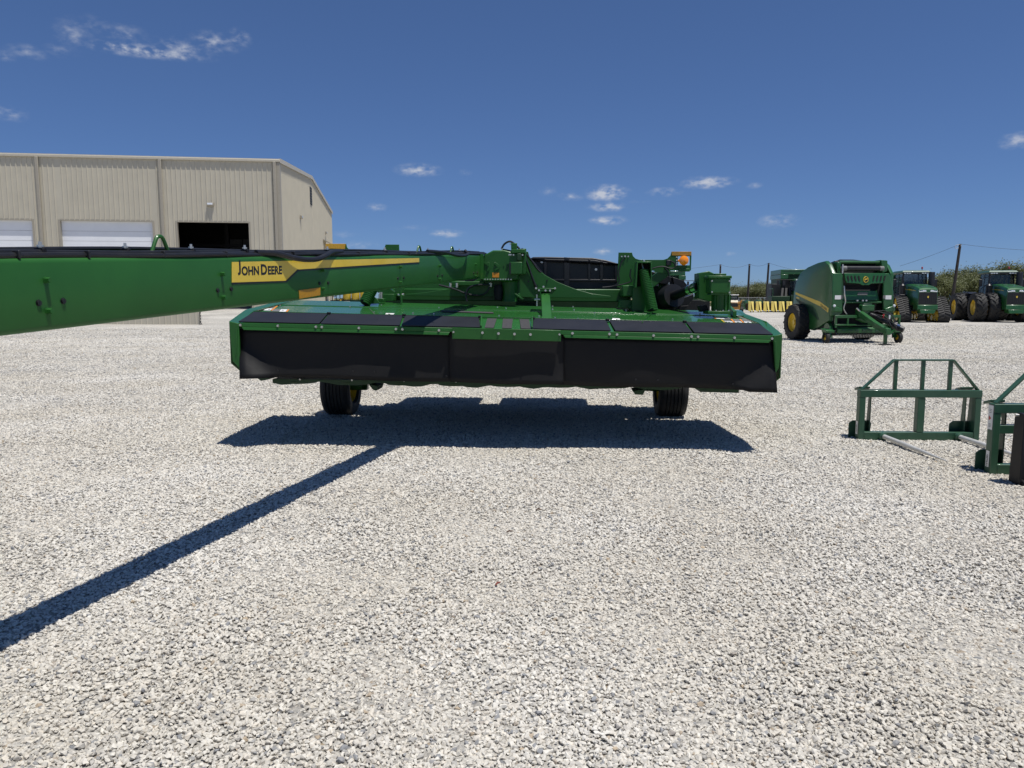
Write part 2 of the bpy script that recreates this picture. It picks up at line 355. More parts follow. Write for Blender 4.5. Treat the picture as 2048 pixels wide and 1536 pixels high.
for k in range(9):
    ico = G('GeometryNodeMeshIcoSphere', Radius=1.0, Subdivisions=1)
    sp1 = G('GeometryNodeSetPosition'); gl.new(ico.outputs['Mesh'], sp1.inputs['Geometry']); gl.new(rv((-.42,) * 3, (.42,) * 3, 11 + k, 'FLOAT_VECTOR'), sp1.inputs['Offset'])
    ch = G('GeometryNodeConvexHull'); gl.new(sp1.outputs[0], ch.inputs[0])
    sub = G('GeometryNodeTransform'); sub.inputs['Scale'].default_value = (1.0 + .1 * (k % 3), .80 + .07 * (k % 4), .58 + .06 * (k % 5)); gl.new(ch.outputs[0], sub.inputs['Geometry'])
    smt = G('GeometryNodeSetMaterial', Material=M['gravel_stone']); gl.new(sub.outputs[0], smt.inputs['Geometry'])
    g2i = G('GeometryNodeGeometryToInstance'); gl.new(smt.outputs[0], g2i.inputs[0]); gl.new(g2i.outputs[0], join.inputs[0])
dp = G('GeometryNodeDistributePointsOnFaces', distribute_method='RANDOM'); gl.new(gi.outputs[0], dp.inputs['Mesh'])
pos = G('GeometryNodeInputPosition'); sxyz = G('ShaderNodeSeparateXYZ'); gl.new(pos.outputs[0], sxyz.inputs[0])
den = G('ShaderNodeFloatCurve'); cvv = den.mapping.curves[0]; cvv.points[0].location = (0, 1); cvv.points[1].location = (1, 0)
for a, b_ in ((.08, .92), (.165, .55), (.26, .25), (.40, .085), (.62, .035)): cvv.points.new(a, b_)
den.mapping.update()
dv = G('ShaderNodeMath', operation='DIVIDE'); dv.inputs[1].default_value = 46.0; gl.new(sxyz.outputs['Y'], dv.inputs[0]); gl.new(dv.outputs[0], den.inputs['Value'])
dm = G('ShaderNodeMath', operation='MULTIPLY'); dm.inputs[1].default_value = 5200.0; gl.new(den.outputs[0], dm.inputs[0]); gl.new(dm.outputs[0], dp.inputs['Density'])
pn = G('ShaderNodeTexNoise', Scale=1.1, Detail=3.0)
zr = rv(-.004, .006, 5); zn = G('ShaderNodeMapRange', **{'To Min': -.018, 'To Max': .018}); gl.new(pn.outputs[0], zn.inputs['Value'])
za = G('ShaderNodeMath', operation='ADD'); gl.new(zr, za.inputs[0]); gl.new(zn.outputs[0], za.inputs[1])
cx = G('ShaderNodeCombineXYZ'); gl.new(za.outputs[0], cx.inputs['Z'])
sp2 = G('GeometryNodeSetPosition'); gl.new(dp.outputs['Points'], sp2.inputs['Geometry']); gl.new(cx.outputs[0], sp2.inputs['Offset'])
iop = G('GeometryNodeInstanceOnPoints'); gl.new(sp2.outputs[0], iop.inputs['Points']); gl.new(join.outputs[0], iop.inputs['Instance']); iop.inputs['Pick Instance'].default_value = True
gl.new(rv((-.6, -.6, 0), (.6, .6, 6.28), 21, 'FLOAT_VECTOR'), iop.inputs['Rotation'])
r1 = rv(0, 1, 31); pw = G('ShaderNodeMath', operation='POWER'); gl.new(r1, pw.inputs[0]); pw.inputs[1].default_value = 2.2
sc_ = G('ShaderNodeMapRange', **{'To Min': .0064, 'To Max': .0138}); gl.new(pw.outputs[0], sc_.inputs['Value'])
gz_ = G('ShaderNodeMapRange', **{'From Min': 4.0, 'From Max': 44.0, 'To Min': 1.0, 'To Max': 3.0}); gl.new(sxyz.outputs['Y'], gz_.inputs['Value'])
gs_ = G('ShaderNodeMath', operation='MULTIPLY'); gl.new(sc_.outputs[0], gs_.inputs[0]); gl.new(gz_.outputs[0], gs_.inputs[1]); gl.new(gs_.outputs[0], iop.inputs['Scale'])
sn = G('GeometryNodeStoreNamedAttribute', data_type='FLOAT', domain='INSTANCE'); sn.inputs['Name'].default_value = 'rnd'; gl.new(iop.outputs[0], sn.inputs['Geometry'])
for s_ in sn.inputs:
    if s_.name == 'Value' and s_.enabled: gl.new(rv(0, 1, 77), s_)
gl.new(sn.outputs[0], go.inputs[0])
gb = MB()
rows = [(1.2, 2.6), (4, 4.4), (7, 6.4), (10.5, 8.8), (15.5, 12.0), (30, 21.5), (46, 33)]
for y, hw in rows:
    gb.v += [Vector((-hw, y, .004)), Vector((hw, y, .004))]
for i in range(len(rows) - 1): gb.f.append((2 * i, 2 * i + 1, 2 * i + 3, 2 * i + 2))
gravel = gb.build('gravel', 'gravel_stone'); tag(gravel, 'loose crushed limestone gravel covering the near yard', 'gravel', kind='stuff')
gm = gravel.modifiers.new('stones', 'NODES'); gm.node_group = gt

# ================================================================== the metal building
def ribbed(name, p0, p1, z0, z1, out, m, parent, pitch=.37, rib=.042, z1b=None, rw=.055):
    """ribbed cladding from p0 to p1 (xy), top edge may slope from z1 to z1b"""
    p0 = Vector(p0); p1 = Vector(p1); d = p1 - p0; ln = d.length; d.normalize(); out = Vector(out); us = [(0, 0)]
    k = pitch / 2
    while k < ln - rw:
        us += [(k - rw, 0), (k - rw * .45, rib), (k + rw * .45, rib), (k + rw, 0)]; k += pitch
    us.append((ln, 0)); b = MB(); z1b = z1 if z1b is None else z1b
    for u, h in us:
        q = p0 + d * u + out * h; zt = z1 + (z1b - z1) * u / ln
        b.v += [Vector((q.x, q.y, z0)), Vector((q.x, q.y, zt))]
    for i in range(len(us) - 1): b.f.append((2 * i, 2 * i + 2, 2 * i + 3, 2 * i + 1))
    return b.build(name, m, parent)
BY = 60.0
c0 = aty(563, 480, BY); c0 = Vector((c0.x, BY, 0)); BZ = gz(c0.x, c0.y) - .03
wd = Vector((-1, -.125, 0)).normalized(); gd = Vector((-.125, 1, 0)).normalized()     # along the front (to the left) and along the gable (away)
wn = -gd; gn_ = -wd
H_E = hit(559, 321, c0, wn).z
barn = empty('metal_building', (c0.x, c0.y, BZ), 0, 'large tan ribbed metal building with white overhead doors and one open bay', 'building'); barn['off'] = (c0.x, c0.y, BZ)
def fu(px):                                   # distance along the front wall of a pixel column
    return (hit(px, 470, c0, wn) - c0).dot(wd)
def fz(px, py): return hit(px, py, c0, wn).z
ZD = fz(220, 442); LEN = 62.0; DEP = 36.0
doors = [(fu(500), fu(354), 'open'), (fu(308), fu(120), 'shut'), (fu(68), fu(68) + (fu(120) - fu(308)), 'shut'), (fu(68) + 12.3, fu(68) + 20, 'shut'), (fu(68) + 24, fu(68) + 31.5, 'shut')]
up = Vector((0, 0, 1))
def P2(u, d=0): q = c0 + wd * u + gd * d; return Vector((q.x, q.y, 0))
u = 0
for a, b_, st in doors + [(LEN, LEN, '')]:
    ribbed('wall_panel', P2(u), P2(a), BZ, H_E, wn, 'tan', barn)
    if st: ribbed('wall_panel', P2(a), P2(b_), ZD, H_E, wn, 'tan', barn)
    if st:
        for uu in (a, b_): MB().prism([P2(uu) + up * BZ - wd * .07 + wn * .035, P2(uu) + up * BZ + wd * .07 + wn * .035, P2(uu) + up * BZ + wd * .07 - wn * .25, P2(uu) + up * BZ - wd * .07 - wn * .25], (0, 0, ZD - BZ + .07)).build('door_trim', 'tan_trim', barn)
        MB().prism([P2(a) + wd * .072 + wn * .034 + Vector((0, 0, ZD - .02)), P2(b_) - wd * .072 + wn * .034 + Vector((0, 0, ZD - .02)), P2(b_) - wd * .072 - wn * .24 + Vector((0, 0, ZD - .02)), P2(a) + wd * .072 - wn * .24 + Vector((0, 0, ZD - .02))], (0, 0, .14)).build('door_head_trim', 'tan_trim', barn)
    if st == 'shut':
        n = 9; hh = (ZD - BZ) / n
        for k in range(n):
            MB().prism([P2(a + .075, .20) + Vector((0, 0, BZ + k * hh)), P2(b_ - .075, .20) + Vector((0, 0, BZ + k * hh)), P2(b_ - .075, .26) + Vector((0, 0, BZ + k * hh)), P2(a + .075, .26) + Vector((0, 0, BZ + k * hh))], (0, 0, hh - .018)).build('door_panel', 'white_door', barn)
        MB().prism([P2(a + .075, .262) + Vector((0, 0, BZ)), P2(b_ - .075, .262) + Vector((0, 0, BZ)), P2(b_ - .075, .29) + Vector((0, 0, BZ)), P2(a + .075, .29) + Vector((0, 0, BZ))], (0, 0, ZD - BZ)).build('door_backing', 'tan_trim', barn)
    u = b_
RZ = 1.55
# gable end (visible), far gable, back wall, roof
ribbed('gable_panel', P2(0), P2(0, DEP / 2), BZ, H_E, gn_, 'tan', barn, z1b=H_E + RZ)
ribbed('gable_panel', P2(0, DEP / 2), P2(0, DEP), BZ, H_E + RZ, gn_, 'tan', barn, z1b=H_E)
ribbed('gable_panel', P2(LEN, DEP / 2), P2(LEN), BZ, H_E + RZ, wd, 'tan', barn, z1b=H_E)
ribbed('gable_panel', P2(LEN, DEP), P2(LEN, DEP / 2), BZ, H_E, wd, 'tan', barn, z1b=H_E + RZ)
ribbed('back_wall', P2(LEN, DEP), P2(0, DEP), BZ, H_E, gd, 'tan', barn)
up = Vector((0, 0, 1))
for s_ in (0, 1):
    e0 = -.1 if s_ == 0 else DEP + .1; z0 = H_E + .02 - .1 * RZ / (DEP / 2)
    MB().prism([P2(-.12, e0) + up * z0, P2(LEN + .12, e0) + up * z0, P2(LEN + .12, DEP / 2) + up * (H_E + RZ + .02), P2(-.12, DEP / 2) + up * (H_E + RZ + .02)], (0, 0, .10)).build('roof', 'tan_gutter', barn)
MB().prism([P2(-.10, -.15) + up * (H_E - .14), P2(LEN + .10, -.15) + up * (H_E - .14), P2(LEN + .10, -.035) + up * (H_E - .14), P2(-.10, -.035) + up * (H_E - .14)], (0, 0, .20)).build('gutter', 'tan_gutter', barn, bevel=.03)
for a_, b_, za, zb in ((-.12, DEP / 2, H_E, H_E + RZ), (DEP / 2, DEP + .12, H_E + RZ, H_E)):
    MB().prism([P2(-.14, a_) + up * (za - .20), P2(-.14, b_) + up * (zb - .20), P2(-.14, b_) + up * (zb + .14), P2(-.14, a_) + up * (za + .14)], -wd * -.04).build('rake_trim', 'tan_gutter', barn)
MB().prism([P2(-.04, .01) + up * BZ - wn * 0, P2(.22, -.05) + up * BZ, P2(.22, -.09) + up * BZ, P2(-.08, -.09) + up * BZ, P2(-.08, .22) + up * BZ, P2(-.04, .22) + up * BZ], (0, 0, H_E - BZ - .16)).build('corner_trim', 'tan_trim', barn)
for px in (85, 328, 554):
    uu = fu(px)
    dsp = MB().prism([P2(uu - .11, -.05) + up * BZ, P2(uu + .11, -.05) + up * BZ, P2(uu + .11, -.20) + up * BZ, P2(uu - .11, -.20) + up * BZ], (0, 0, H_E - BZ - .12)).build('downspout', 'tan_trim', barn, bevel=.02)
for uu in (fu(85) + 8.6, fu(85) + 17.2, fu(85) + 25.8):
    MB().prism([P2(uu - .11, -.05) + up * BZ, P2(uu + .11, -.05) + up * BZ, P2(uu + .11, -.20) + up * BZ, P2(uu - .11, -.20) + up * BZ], (0, 0, H_E - BZ - .12)).build('downspout', 'tan_trim', barn, bevel=.02)
MB().prism([P2(.3, .3) + up * (BZ + .02), P2(LEN - .3, .3) + up * (BZ + .02), P2(LEN - .3, DEP - .3) + up * (BZ + .02), P2(.3, DEP - .3) + up * (BZ + .02)], (0, 0, .03)).build('floor_slab', 'concrete', barn)
# things seen inside the open bay: columns, girts, a bay divider
for uu in (fu(455), fu(400), fu(560)): MB().prism([P2(uu, 9) + up * BZ, P2(uu + .35, 9) + up * BZ, P2(uu + .35, 9.4) + up * BZ, P2(uu, 9.4) + up * BZ], (0, 0, H_E - BZ)).build('column', 'black_paint', barn)
for zz in (3.2, 6.3): MB().prism([P2(-0 + .5, 9.1) + up * zz, P2(16, 9.1) + up * zz, P2(16, 9.3) + up * zz, P2(.5, 9.3) + up * zz], (0, 0, .2)).build('girt', 'black_paint', barn)
# partition with pale translucent sheets behind the columns
MB().prism([P2(.5, 15) + up * BZ, P2(16, 15) + up * BZ, P2(16, 15.1) + up * BZ, P2(.5, 15.1) + up * BZ], (0, 0, 9)).build('partition', 'black_paint', barn)
for a_, z_ in ((fu(490), 7.6), (fu(440), 7.6), (fu(395), 7.6)):
    MB().prism([P2(a_, 14.9) + up * 2.5, P2(a_ + 1.6, 14.9) + up * 2.5, P2(a_ + 1.6, 14.95) + up * 2.5, P2(a_, 14.95) + up * 2.5], (0, 0, z_ - 2.7)).build('inner_window', 'dim_pane', barn)
# wall lamps and the gable louvre
def wall_lamp(u_, d_, z_, n_, t_):
    n_ = Vector(n_); t_ = Vector(t_); c = P2(u_, d_) + up * z_
    b = MB(); h = [(0, 0), (.18, -.02), (.20, -.20), (.14, -.30), (0, -.34)]
    b.prism([c + n_ * (x + .03) + up * z - t_ * .26 for x, z in h], t_ * .52); o = b.build('wall_lamp', 'tan_trim', barn, bevel=.012)
    MB().prism([c + n_ * .222 + up * -.05 - t_ * .2, c + n_ * .222 + up * -.05 + t_ * .2, c + n_ * .234 + up * -.19 + t_ * .2, c + n_ * .234 + up * -.19 - t_ * .2], n_ * .01).build('lamp_glass', 'lamp_glass', o, off=barn['off'])
wall_lamp(fu(424), 0, fz(424, 405), wn, wd)
def gp(px, py):
    p = hit(px, py, c0, gn_); return (p - c0).dot(gd), p.z
for px, py in ((600, 431), (650, 463)):
    d_, z_ = gp(px, py); wall_lamp(0, d_, z_, gn_, gd)
d_, z_ = gp(621, 392); lv = MB()
for k in range(6): lv.box(P2(-.05, d_) + up * (z_ - .7 + k * .26), (.10, 1.2, .06), Euler((0, R(25), math.atan2(.125, 1))))
lf = MB().box(P2(-.02, d_) + up * z_, (.08, 1.4, 1.75), Euler((0, 0, math.atan2(.125, 1)))).build('louvre_frame', 'black_paint', barn)
lv.build('louvre', 'grey_decal', lf, off=barn['off'])
d_, z_ = gp(648, 490)                          # small awning over a side door
MB().prism([P2(-.03, d_ - 1) + up * (z_ + .5), P2(-.03, d_ + 1.5) + up * (z_ + .5), P2(-1.6, d_ + 1.5) + up * (z_ - .35), P2(-1.6, d_ - 1) + up * (z_ - .35)], (0, 0, .12)).build('awning', 'tan_trim', barn)
MB().prism([P2(-.035, d_ - .5) + up * BZ, P2(-.035, d_ + .6) + up * BZ, P2(-.085, d_ + .6) + up * BZ, P2(-.085, d_ - .5) + up * BZ], (0, 0, 2.3)).build('side_door', 'black_paint', barn)
# low tan ribbed shed whose foot shows under the tongue
sc = gnd(398, 650, .09); sz = gz(sc.x, sc.y) - .02
shed = empty('screen_wall', (sc.x, sc.y, sz), 0, 'low tan ribbed metal screen wall standing before the big building', 'wall'); shed['off'] = (sc.x, sc.y, sz)
sdv = Vector((-1, .03, 0)).normalized(); sg = Vector((.03, 1, 0)).normalized(); S = lambda a, b_, z=0: Vector((sc.x, sc.y, sz + z)) + sdv * a + sg * b_
ribbed('front_wall', S(0, 0), S(6.2, 0), sz, sz + 2.5, -sg, 'tan', shed, pitch=.36, rib=.02)
ribbed('side_wall', S(0, 0), S(0, .16), sz, sz + 2.5, -sdv, 'tan', shed, pitch=.36)
ribbed('side_wall', S(6.2, .16), S(6.2, 0), sz, sz + 2.5, sdv, 'tan', shed, pitch=.36)
ribbed('back_wall', S(6.2, .16), S(0, .16), sz, sz + 2.5, sg, 'tan', shed, pitch=.36)
MB().prism([S(-.1, -.1, 2.49), S(6.3, -.1, 2.49), S(6.3, .26, 2.5), S(-.1, .26, 2.5)], (0, 0, .06)).build('roof', 'tan_gutter', shed)
ch = MB()
for k in range(9): ch.tube([S(-.13 + .035 * math.cos(a), -.06 + (.035 * math.sin(a) if k % 2 else 0), .1 + k * .085 + (.055 * math.sin(a) if not k % 2 else .02 * math.sin(a))) for a in [i * math.pi / 4 for i in range(8)]], .012, 5, closed=True)
ch.tube([S(-.1, -.07, .02), S(-.1, -.07, 1.0)], .02, 6); ch.tube([S(-.1, -.07, .25), S(-.28, -.2, .0)], .018, 6)
ch.build('hanging_chain', 'black_paint', shed)

# ================================================================== the mower-conditioner
O = Vector((-.128, 7.775, 0)); ax = Vector((5.805, -.35, 0)).normalized(); ay = Vector((-ax.y, ax.x, 0)); uz = Vector((0, 0, 1))
def mp(x, y, v): return hit(x, y, O + ay * v, ay)
mow = empty('mower_conditioner', (0, 10.1, 0), 0, 'green pull-type mower conditioner with black front curtain and long lettered tongue', 'mower')
mow['off'] = (0, 10.1, 0); MO = Vector((0, 10.1, 0))
def mb(b, name, m, parent=None, bevel=0): return b.build(name, m, parent or mow, off=MO, bevel=bevel)
def plate(pts, v, t, name, m, parent=None, bevel=.004):      # outline given in photo pixels on the plane v, thickness t going back
    return mb(MB().prism([mp(x, y, v) for x, y in pts], ay * t), name, m, parent, bevel)
def pbox(x0, x1, y0, y1, v, t, name, m, parent=None, bevel=.006):
    return plate([(x0, y0), (x1, y0), (x1, y1), (x0, y1)], v, t, name, m, parent, bevel)
# bolt heads share two meshes
bolt_me = {}
def bolt_mesh(kind, r, h, n):
    b = MB().lathe((0, 0, 0), (0, 0, 1), [(0, .001), (0, r * 1.25), (h * .15, r * 1.25), (h * .15, r), (h, r * .94), (h, .001)], n); me = b.mesh(); bolt_me[kind] = me; return me
bolt_mesh('zinc', .0115, .016, 8); bolt_mesh('green', .012, .026, 6); bolt_mesh('cap', .0115, .008, 14); bolt_mesh('small', .009, .010, 7)
def bolt(kind, p, n, m, parent, name='bolt', sc=1.0):
    me = bolt_me[kind]
    key = kind + m
    if key not in bolt_me: bolt_me[key] = me.copy(); bolt_me[key].materials.append(M[m])
    o = bpy.data.objects.new(name, bolt_me[key]); COL.objects.link(o); o.parent = parent or mow
    o.location = Vector(p) - MO; o.rotation_euler = Vector(n).to_track_quat('Z', 'Y').to_euler(); o.scale = (sc,) * 3; return o

# --- deck
yf = lambda x: 645 + (x - 477) * .02432
yr = lambda x: 625 + (x - 509) * .02343
VF = .48
fl, fr = mp(477, 645, 0), mp(1546, 671, 0); rl, rr_ = mp(509, 625, VF), mp(1516, 648.6, VF); bl, br = mp(592, 602, 1.9), mp(1452, 624, 1.9)
dn = (rr_ - rl).cross(bl - rl).normalized()
if dn.z < 0: dn = -dn
fn_ = (fr - fl).cross(rl - fl).normalized()
if fn_.z < 0: fn_ = -fn_
def dk(x, y, lift=0): return hit(x, y, rl, dn) + dn * lift
deck = mb(MB().prism([rl, rr_, rr_ + (br - rr_) * .62, rl + (bl - rl) * .62], -uz * .02), 'deck_panel', 'deck_green', bevel=.004)
a_ = rl + (bl - rl) * .60 + dn * .008; b_ = rr_ + (br - rr_) * .60 + dn * .008
mb(MB().prism([a_, b_, br + dn * .012, bl + dn * .012], -uz * .014), 'rear_deck_panel', 'deck_green', bevel=.003)
mb(MB().prism([fl - fn_ * .012, fr - fn_ * .012, rr_ - fn_ * .004, rl - fn_ * .004], -uz * .02), 'front_deck_panel', 'deck_green', bevel=.003)
# bright folded lip where the deck meets the flaps
mb(MB().prism([rl + dn * .003, rr_ + dn * .003, rr_ + dn * .003 - ay * .012, rl + dn * .003 - ay * .012], dn * .012), 'deck_lip', 'deck_green', deck, .002)
FL = [((477, 638), (509, 656)), ((641, 799), (660, 806)), ((803, 960), (811, 958)), ((1066, 1222), (1067, 1211)), ((1231, 1385), (1218, 1366)), ((1389, 1546), (1372, 1516))]
def flappt(xf, xr, t, lift=0):
    pf = mp(xf, yf(xf), 0); pr = mp(xr, yr(xr), VF); return pf.lerp(pr, t) + fn_ * lift
for i, ((a, b2), (c, d)) in enumerate(FL):
    g_ = MB(); nu, nv = 10, 4; rows_ = []
    for k in range(nv + 1):
        for j in range(nu + 1):
            s_ = j / nu; t_ = k / nv
            xf = a + (b2 - a) * s_; xr = c + (d - c) * s_
            bend = .002 * math.sin(s_ * 9 + i * 2) * math.sin(math.pi * t_) + (.007 * max(0, 1 - abs(s_ - .33) * 9) + .007 * max(0, 1 - abs(s_ - .72) * 9)) * (1 - t_) * t_ * 2
            rows_.append(flappt(xf, xr, .012 + t_ * .965, .004 + bend))
    g_.v = rows_
    for k in range(nv):
        for j in range(nu):
            q = k * (nu + 1) + j; g_.f.append((q, q + 1, q + nu + 2, q + nu + 1))
    o = mb(g_, 'rubber_flap', 'flap')
    for pg_ in o.data.polygons: pg_.use_smooth = False
    so = o.modifiers.new('thick', 'SOLIDIFY'); so.thickness = .008; so.offset = 1
for a, b2, c, d in ((969, 987, 975, 994), (1004, 1023, 1006, 1026), (1042, 1061, 1039, 1058)):
    mb(MB().prism([flappt(a, c, .05), flappt(b2, d, .05), flappt(b2, d, .93), flappt(a, c, .93)], fn_ * .004), 'grip_strip', 'grip')
mb(MB().prism([dk(880, 621.0, .001), dk(985, 624.4, .001), dk(988, 627.2, .001), dk(884, 623.6, .001)], dn * .003), 'grip_strip', 'grip')
for x in (962.5, 1064):
    mb(MB().prism([flappt(x - 2, x - 1, 0), flappt(x + 1, x + 2, 0), flappt(x + 1, x + 2, .98), flappt(x - 2, x - 1, .98)], fn_ * .035), 'flap_stop', 'green', bevel=.003)
for x in (658, 808, 960, 1066, 1215, 1369):
    mb(MB().box(flappt(x, x, .9, .02), (.035, .05, .03)), 'hinge', 'black_paint', bevel=.004)
# front rails and centre cover plate
def rail(x0, x1):
    o = mb(MB().prism([mp(x0, yf(x0) + .3, -.012), mp(x1, yf(x1) + .3, -.012), mp(x1, yf(x1) + 8.5, -.016), mp(x0, yf(x0) + 8.5, -.016)], ay * .03), 'front_rail', 'green', bevel=.004)
    mb(MB().prism([mp(x0 + 5, yf(x0) + 8.8, -.018), mp(x1 - 5, yf(x1) + 8.8, -.018), mp(x1 - 9, yf(x1) + 15, -.026), mp(x0 + 9, yf(x0) + 15, -.026)], ay * .02), 'rail_lip', 'green', o, .004)
    return o
r1_ = rail(478, 905); r2_ = rail(1121, 1547)
for x, y, r_ in [(481, 650, r1_), (556, 651.5, r1_), (632, 653.5, r1_), (644, 654, r1_), (718, 656, r1_), (792, 658, r1_), (805, 658.5, r1_), (878, 660.5, r1_), (1145, 666.5, r2_), (1219, 668, r2_), (1234, 669, r2_), (1307, 671, r2_), (1383, 673, r2_), (1396, 673.5, r2_), (1469, 675.5, r2_), (1544, 677, r2_)]:
    bolt('zinc', mp(x, y, -.014), -ay, 'zinc', r_)
cp_ = plate([(904, 655), (1122, 660.5), (1122, 683), (904, 677.5)], -.05, .03, 'centre_cover', 'green')
for x, y in ((907, 664), (965, 665.5), (997, 667), (1029, 668), (1061, 669), (1119, 669)): bolt('small' if x in (907, 1119) else 'zinc', mp(x, y, -.052), -ay, 'zinc', cp_)
# curtain: three hanging rubber sheets
def curtain(x0, x1, vb, seed, xt0=None, xt1=None):
    rr2 = random.Random(seed); ph = [rr2.uniform(0, 6) for _ in range(4)]; b = MB(); nu = max(8, int((x1 - x0) / 14)); nv = 10
    for k in range(nv + 1):
        t_ = k / nv
        for j in range(nu + 1):
            s_ = j / nu; x = x0 + (x1 - x0) * s_; yt = yf(x) + 13; yb = 753 + (x - 478) * .0262 + 1.2 * math.sin(x * .02 + ph[2])
            if x < 545: yb += 3.5 * (1 - (x - 478) / 67)
            if x > 1490: yb += 3
            v = vb + .012 * t_ * math.sin(x * .022 + ph[0]) + .003 * t_ * math.sin(x * .07 + ph[1]) + .02 * math.sin(3 * t_ + ph[3]) * t_
            # corner sheets kick outwards along a diagonal fold
            cl_ = max(0, min(1, (t_ * 70 - (x - 478)) / 40)) if x < 560 else 0
            cr_ = max(0, min(1, (t_ * 95 - (1556 - x)) / 45)) if x > 1450 else 0
            v += -.13 * cl_ * t_ - .10 * cr_ * t_
            xx = x
            if x > 1545: xx = x - (1 - t_) * 8
            b.v.append(mp(xx, yt + (yb - yt) * t_, v))
    for k in range(nv):
        for j in range(nu):
            q = k * (nu + 1) + j; b.f.append((q, q + 1, q + nu + 2, q + nu + 1))
    o = mb(b, 'front_curtain', 'rubber'); so = o.modifiers.new('thick', 'SOLIDIFY'); so.thickness = .007; so.offset = -1; return o
cu = [curtain(479, 908, .045, 1), curtain(899, 1127, .015, 2), curtain(1118, 1555, .045, 3)]
for x, y, c in [(509, 742, 0), (556, 741, 0), (706, 742, 0), (749, 744, 0), (893, 752, 0), (1272, 759, 2), (1316, 760, 2), (1466, 768, 2), (1514, 773, 2)]:
    bolt('small', mp(x, y, .0), -ay, 'decal_black', cu[c])
# end shields
for side, pts, xo, xi, yy in ((-1, [(458, 643), (477, 647), (480, 738), (465, 722)], 458, 477, 643), (1, [(1547, 672), (1565, 668.5), (1558, 735), (1551, 748)], 1565, 1547, 668.5)):
    fpl = plate(pts, -.03, .03, 'end_shield_flange', 'green')
    top0 = mp(xo, yy, 0); topi = mp(xi, yy + (4 if side < 0 else 3.5), 0)
    e1 = rl if side < 0 else rr_; e2 = bl if side < 0 else br
    w_ = ax * side * (top0 - topi).length
    sp3 = mb(MB().prism([top0, e1 + w_ + uz * .03, e2 + w_ + uz * .03, e2 + w_ - uz * .55, e1 + w_ - uz * .75, top0 - uz * .45], -ax * side * .012), 'end_shield', 'green', bevel=.003)
    mb(MB().prism([top0 + uz * .002, e1 + w_ + uz * .032, e2 + w_ + uz * .032, e2 + w_ * .05 + uz * .02, e1 + w_ * .05 + uz * .02, topi + uz * .0], -uz * .012), 'shield_rim', 'deck_green', sp3, .003)
    mb(MB().prism([mp(xi + side * 6, yy + 14, -.036), mp(xi + side * 3, yy + 14, -.036), mp(xi + side * 4, yy + 70, -.036), mp(xi + side * 7, yy + 66, -.036)], ay * .012), 'shield_rib', 'green', fpl, .002)
# dark inside, cutterbar with its wavy row of discs, skids
q = [mp(500, 676, .14), mp(1535, 703, .14), mp(1478, 776, .14), mp(545, 762, .14)]
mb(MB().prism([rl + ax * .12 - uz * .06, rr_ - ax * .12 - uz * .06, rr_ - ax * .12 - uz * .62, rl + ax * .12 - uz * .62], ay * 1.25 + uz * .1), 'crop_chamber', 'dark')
wv = [(545, 758)] + [(545 + i * 18.65, 766 + i * .28 + 3.0 * math.sin(i * .95) + 1.2 * math.sin(i * 2.1)) for i in range(51)] + [(1478, 770)]
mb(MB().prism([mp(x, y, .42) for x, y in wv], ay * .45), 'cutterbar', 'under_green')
for i in range(9):
    x = 600 + i * 104; y = 761 + (x - 545) * .0135
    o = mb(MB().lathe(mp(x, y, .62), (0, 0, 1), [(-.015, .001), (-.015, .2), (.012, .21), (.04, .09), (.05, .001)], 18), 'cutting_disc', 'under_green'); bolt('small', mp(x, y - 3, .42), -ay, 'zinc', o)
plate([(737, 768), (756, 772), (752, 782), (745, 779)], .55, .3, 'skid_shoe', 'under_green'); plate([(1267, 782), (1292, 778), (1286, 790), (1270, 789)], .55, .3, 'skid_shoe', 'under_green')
plate([(1400, 770), (1478, 771), (1478, 786), (1400, 784)], .45, .3, 'skid_shoe', 'under_green'); plate([(512, 755), (536, 752), (540, 758), (522, 762)], .3, .15, 'skid_shoe', 'under_green')
